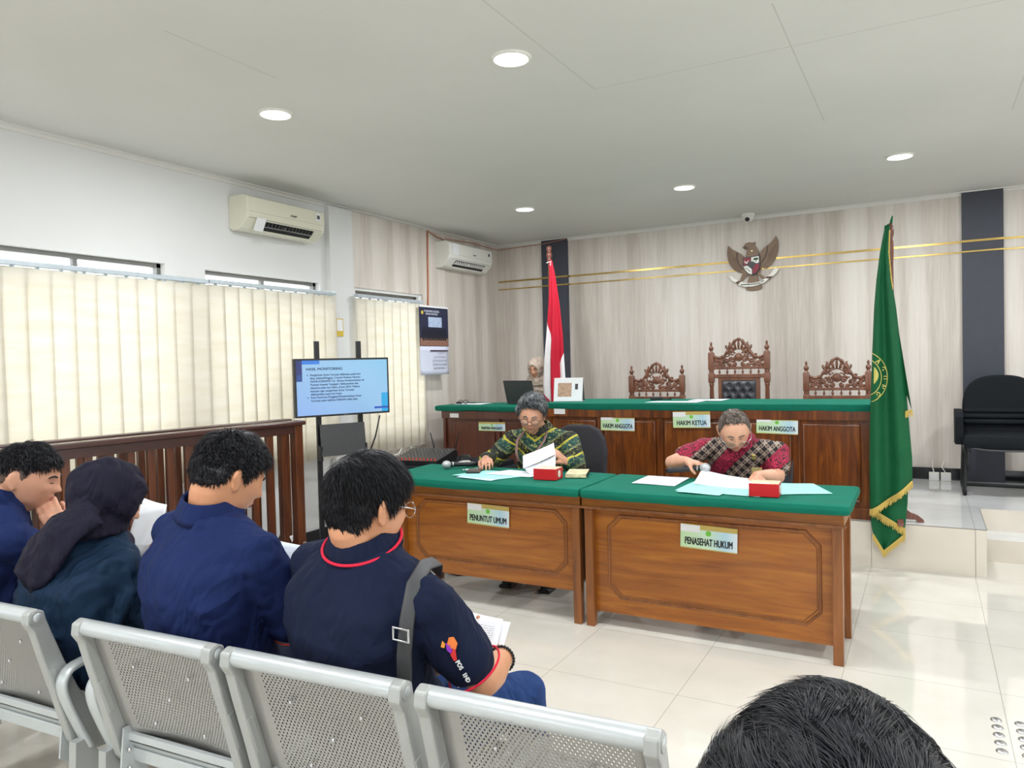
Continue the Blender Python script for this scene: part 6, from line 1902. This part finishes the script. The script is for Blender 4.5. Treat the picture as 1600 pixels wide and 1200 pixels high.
make_hair(P5['body'], P5['Mh'], H_GREY, .032, .010, front=.70, back=-.5, side=.04, temple=.52, seed=6, strands=5200, slen=.040, lift=.22, wid=.0013, rough=.007, k=1.04, comb=lambda d, r: Vector((-.75, .35 if d.z > .5 else -.2, -.15 if d.z > .5 else -.9)), rand=.16)
# ---- man in the crimson batik shirt at the right desk
P6 = person('man in crimson and black batik shirt holding a microphone at the right desk', 'p6', (-.96, 4.46, .42), PI + math.radians(2), dict(
    neck=(-.945, 4.34, .955), head=(-.945, 4.225, 1.03), hyaw=math.radians(18), hpitch=math.radians(34), hroll=math.radians(4), shdrop=.065, shw=.205, bend=.07, hk=1.04,
    elR=(-1.30, 4.20, .835), wrR=(-1.195, 4.135, .855), elL=(-.72, 4.24, .775), wrL=(-.80, 4.08, .80), knR=(-1.1, 4.02, .5), knL=(-.82, 4.02, .5), anR=(-1.1, 4.25, .09), anL=(-.82, 4.25, .09),
    handR=dict(f=(.92, -.35, -.12), n=(.1, -.2, -1), curls=[.85, .9, .95, 1.0], tcurl=.7), handL=dict(f=(.1, -.8, -.1), n=(0, 0, -1), curl=.3),
    shirt=M['batik_red'], collar=M['batik_red'], sleeve=.55, sleeve_r=1.12, fit=.018, torso=1.0, skin=SK2, glasses=M['chrome'], gl_t=.0022, gl_dz=-.012, gl_fwd=.008, belly=.02, wr1=.016, browmat=H_THIN, jowl=.002))
make_hair(P6['body'], P6['Mh'], H_THIN, .006, .006, front=.74, back=-.5, side=.04, temple=.64, seed=8, strands=3000, slen=.013, lift=.10, wid=.0011, rough=.002, k=1.04)
# ---- clerk behind the laptop
P7 = person('woman in beige headscarf and dark patterned shirt behind the laptop', 'p7', (-3.53, 6.86, Zp + .42), PI - math.radians(6), dict(
    scale=.94, neck=(-3.485, 6.78, 1.235), head=(-3.47, 6.72, 1.375), hyaw=math.radians(8), hpitch=math.radians(18), shw=.175, female=True, noears=True,
    elR=(-3.68, 6.65, 1.02), wrR=(-3.55, 6.44, 1.085), elL=(-3.34, 6.70, 1.00), wrL=(-3.38, 6.50, 1.085), anR=(-3.56, 6.40, Zp + .09), anL=(-3.32, 6.40, Zp + .09), knR=(-3.56, 6.38, Zp + .46), knL=(-3.32, 6.38, Zp + .46),
    handR=dict(f=(.2, -1, 0), n=(0, 0, -1), curl=.5, sc=.9), handL=dict(f=(-.2, -1, 0), n=(0, 0, -1), curl=.5, sc=.9),
    shirt=M['batik_green'], sleeve=1.85, skin=SK3, vox=.006, torso=.95))
scarf(P7, M['hijab_beige'], face=(.60, .5))

# ------------------------------------------------------------ things that go with the people
def worn(name, lab, mb, mat, info, smooth=True):
    o = mb.build(name, mat, info['body'], smooth=smooth)
    if lab: o['label'] = lab
    return o
def w2l(info, pts): return [info['loc'](p) for p in pts]
# shoulder strap with buckle on the polo
q = MB().tube(w2l(P4, [(-1.03, 1.45, .93), (-1.0, 1.41, .975), (-.985, 1.345, .985), (-.975, 1.285, .955), (-.97, 1.252, .89), (-.975, 1.245, .82), (-.985, 1.255, .72)]), .017, 8, flat=.12, up=(0, 1, .3))
strap = worn('shoulder_strap', 'black webbing strap', q, M['dark_grey'], P4)
c = P4['loc']((-.972, 1.238, .865))
q = MB()
for a, b in (((-.021, .013), (.021, .013)), ((.021, .013), (.021, -.013)), ((.021, -.013), (-.021, -.013)), ((-.021, -.013), (-.021, .013))):
    q.capsule(c + Vector((a[0], -.006, a[1])), c + Vector((b[0], -.006, b[1])), .0028, .0028, 8)
b_ = q.build('buckle', M['chrome'], strap, smooth=True)
# bracelet
wr = P4['wrR']
q = MB(); d = (P4['wrR'] - P4['elR']).normalized(); u = Vector((0, 0, 1)); u = (u - d * u.dot(d)).normalized(); w = d.cross(u)
for i in range(26):
    a = 2 * PI * i / 26; q.ell(wr - d * .012 + (u * math.cos(a) + w * math.sin(a)) * .031, (.0042,) * 3, nu=8, nv=6)
worn('bracelet', None, q, M['black_plastic'], P4)

def held_sheet(lab, tl, tr, br, bl, mat, curl=.012, name='paper_sheet', n=10, uvflip=False, cat='paper'):
    tl, tr, br, bl = [Vector(p) for p in (tl, tr, br, bl)]
    c = (tl + tr + br + bl) / 4; nn = (tr - tl).cross(bl - tl).normalized()
    def fn(u, v):
        p = tl.lerp(tr, u).lerp(bl.lerp(br, u), v)
        return p + nn * curl * math.sin(PI * u) - c
    o = MB().grid(fn, n, n, 0, .0009, uv=lambda u, v: (u, 1 - v)).build(name, mat, None, smooth=True, loc=c)
    return tag(o, lab, cat)
held_sheet('printed paper held by the man in the polo shirt', (-1.125, 1.66, .775), (-.985, 1.68, .755), (-.955, 1.57, .675), (-1.10, 1.54, .68), M['print'], .006)
held_sheet('second sheet just behind the printed paper of the polo shirt man', (-1.115, 1.665, .768), (-.970, 1.695, .744), (-.958, 1.60, .66), (-1.09, 1.555, .675), M['paper'], .006)
held_sheet('printed papers held by the man in the plain navy shirt', (-1.80, 1.62, .91), (-1.525, 1.64, .895), (-1.50, 1.52, .80), (-1.76, 1.50, .80), M['slides'], .01)
held_sheet('white paper held up by the woman in the headscarf', (-2.33, 1.57, 1.01), (-2.235, 1.60, .985), (-2.16, 1.50, .84), (-2.27, 1.46, .84), M['paper'], .01)
# papers of the man in green
held_sheet('white sheet lifted by the man in the green batik shirt', (-2.09, 3.98, .885), (-1.945, 4.06, .935), (-1.97, 3.93, .86), (-2.10, 3.85, .79), M['paper'], .012) if False else None
held_sheet('folded white sheet lifted by the man in the green batik shirt', (-2.165, 3.985, .865), (-1.975, 4.03, .945), (-1.935, 3.97, .885), (-2.12, 3.90, .80), M['paper'], .004)
held_sheet('printed page hanging below the lifted sheet of the man in green', (-2.12, 3.915, .80), (-1.94, 3.985, .88), (-1.93, 3.95, .80), (-2.06, 3.87, ZD + .004), M['print'], .006)
# page lifted by the man in red
held_sheet('printed page lifted at its corner by the man in the crimson shirt', (-1.085, 4.06, .822), (-.83, 4.02, .792), (-.70, 3.80, ZD + .006), (-1.08, 3.86, ZD + .006), M['print'], .006)
microphone('black microphone with silver head held by the man in the crimson shirt', (-1.065, 4.06, .832), (-1.30, 4.10, .800), 'microphone')
# lanyard
q = MB().tube(w2l(P5, [(-2.315, 4.30, .985), (-2.335, 4.225, .93), (-2.315, 4.175, .86), (-2.30, 4.17, .80)]), .010, 6, flat=.2, up=(0, 1, 0)).tube(w2l(P5, [(-2.155, 4.30, .985), (-2.14, 4.225, .93), (-2.17, 4.175, .87), (-2.20, 4.165, .82)]), .010, 6, flat=.2, up=(0, 1, 0))
worn('lanyard', 'brown-mauve lanyard', q, plain('mauve_brown_ribbon', rgb(126, 96, 88), .7), P5)
# watch
def band(info, wr, el, mat, name, back=.02, r=.032, wdt=.010):
    d = (info[wr] - info[el]).normalized(); u = Vector((0, 0, 1)); u = (u - d * u.dot(d)).normalized(); w = d.cross(u)
    c = info[wr] - d * back
    q = MB().rings([[c + d * t_ + (u * math.cos(a) + w * math.sin(a)) * (r + o_) for a in [2 * PI * i / 24 for i in range(24)]] for t_, o_ in ((-wdt, -.004), (-wdt, .001), (wdt, .001), (wdt, -.004))])
    return worn(name, None, q, mat, info)
band(P5, 'wrL', 'elL', M['black_plastic'], 'wristwatch')
q = MB(); hw_ = P5['loc']((-2.445, 3.985, .835)); q.ell(hw_, (.006,) * 3, nu=8, nv=6)
# badges of the man in red
def badge(info, p, w, h, mat, name, nrm=(0, -1, 0)):
    c = info['loc'](p)
    q = MB().box(c, (w, .006, h), None, 0, .002)
    return worn(name, None, q, mat, info, False)
badge(P6, (-.835, 4.185, .885), .022, .028, M['gold'], 'gold_pin')
badge(P6, (-.815, 4.165, .80), .055, .062, plain('olive_name_badge', rgb(150, 136, 84), .5, var=.2, scale=60), 'name_badge')

# office chairs behind the two desk men
def office_chair(lab, x, y, rz, zt, wk=1.0):
    t = thing('office_chair', lab, 'chair', (x, y, 0), rz)
    pts = [(-.21, .52), (-.235, .60), (-.24, .80), (-.22, zt - .10), (-.17, zt - .03), (-.09, zt), (.09, zt), (.17, zt - .03), (.22, zt - .10), (.24, .80), (.235, .60), (.21, .52)]
    pts = [(a * wk, b) for a, b in pts]
    o = MB().prism(pts, .06, lambda a, b, d: Vector((a, -.25 - .12 * (b - .5) + d - .25 * 0 + .02 * math.cos(a * 6) * 0, b))).build('backrest', M['grey_fabric'], t)
    b = o.modifiers.new('b', 'BEVEL'); b.width = .022; b.segments = 3
    MB().box((0, 0, .40), (.48, .46, .07), None, 0, .025).build('seat', M['grey_fabric'], t, auto=50)
    MB().bb(-.03, .03, -.30, -.24, .36, .60, bev=.005).build('back_bracket', M['black_plastic'], t)
    MB().tube([(0, 0, .10), (0, 0, .37)], .028, 12).build('gas_lift', M['black_plastic'], t, smooth=True)
    for i in range(5):
        a = 2 * PI * i / 5 + .3
        MB().tube([(0, 0, .11), (math.cos(a) * .28, math.sin(a) * .28, .07)], [.025, .016], 8).build('base_arm', M['black_plastic'], t, smooth=True)
        MB().ell((math.cos(a) * .28, math.sin(a) * .28, .03), (.025, .025, .03)).build('caster', M['black_plastic'], t, smooth=True)
office_chair('charcoal office chair with rounded back behind the man in the green shirt', -2.16, 4.55, PI, .985, .9)
office_chair('charcoal office chair under the man in the crimson shirt', -.96, 4.52, PI, .80)
t = thing('stool', 'dark seat under the clerk behind the laptop', 'stool', (-3.46, 6.84, Zp))
MB().box((0, 0, .385), (.42, .40, .05), None, 0, .02).build('seat', M['black_fabric'], t)
for a in (-.17, .17):
    for b in (-.16, .16): MB().bb(a - .015, a + .015, b - .015, b + .015, 0, .37).build('leg', M['black_plastic'], t)
# sleeve emblem on the polo
def sleeve_print():
    sh, el = P4['shR'], P4['elR']; d = (el - sh).normalized()
    out = P4['loc'](Vector((0, 0, 1.0))) - P4['loc'](Vector((-1, 1.2, 1.0)))   # towards the camera side
    out = (out - d * out.dot(d)).normalized(); side = d.cross(out)
    def at(a, b, off=.0745):      # a along the sleeve, b around
        ang = b / .07
        return sh + d * a + (out * math.cos(ang) + side * math.sin(ang)) * off
    cols = [(rgb(240, 130, 60), [(.065, -.012), (.075, -.024), (.10, -.022), (.115, -.008), (.10, .0), (.08, .002)]), (rgb(150, 50, 190), [(.075, .004), (.085, -.002), (.11, .0), (.115, .010), (.095, .012)]),
            (rgb(222, 50, 50), [(.105, -.006), (.118, -.006), (.150, .006), (.148, .014), (.12, .012)]), (rgb(240, 160, 60), [(.06, .008), (.075, .006), (.085, .014), (.075, .020)])]
    cols = [(c, [(a * .62 + .028, b * .75 + .004) for a, b in pts]) for c, pts in cols]
    for i, (c, pts) in enumerate(cols):
        mb = MB(); n = len(pts); ca = sum(p[0] for p in pts) / n; cb = sum(p[1] for p in pts) / n
        vs = [at(ca, cb)] + [at(*p) for p in pts]
        mb.add(vs + [at(ca, cb, .070)] + [at(p[0], p[1], .070) for p in pts], [(0, j + 1, (j + 1) % n + 1) for j in range(n)] + [(n + 1, n + 2 + (j + 1) % n, n + 2 + j) for j in range(n)] + [(j + 1, n + 2 + j, n + 2 + (j + 1) % n, (j + 1) % n + 1) for j in range(n)])
        mb.build('sleeve_logo', plain('logo_print', c, .7), P4['shirt'])
    for k, ch in enumerate('POS IND'):
        if ch == ' ': continue
        p = at(.126 + k * .0085, .010 + .001 * k, .0745)
        nn = (p - (sh + d * .15)); nn = (nn - d * nn.dot(d)).normalized()
        x = -side; x = (x - nn * x.dot(nn)).normalized()
        yv = nn.cross(d)
        F = Matrix.Translation(p) @ Matrix((d, nn.cross(d), nn)).transposed().to_4x4()
        lettering(ch, .013, M['label'], 'sleeve_lettering', P4['shirt'], F, bold=.0006)
sleeve_print()
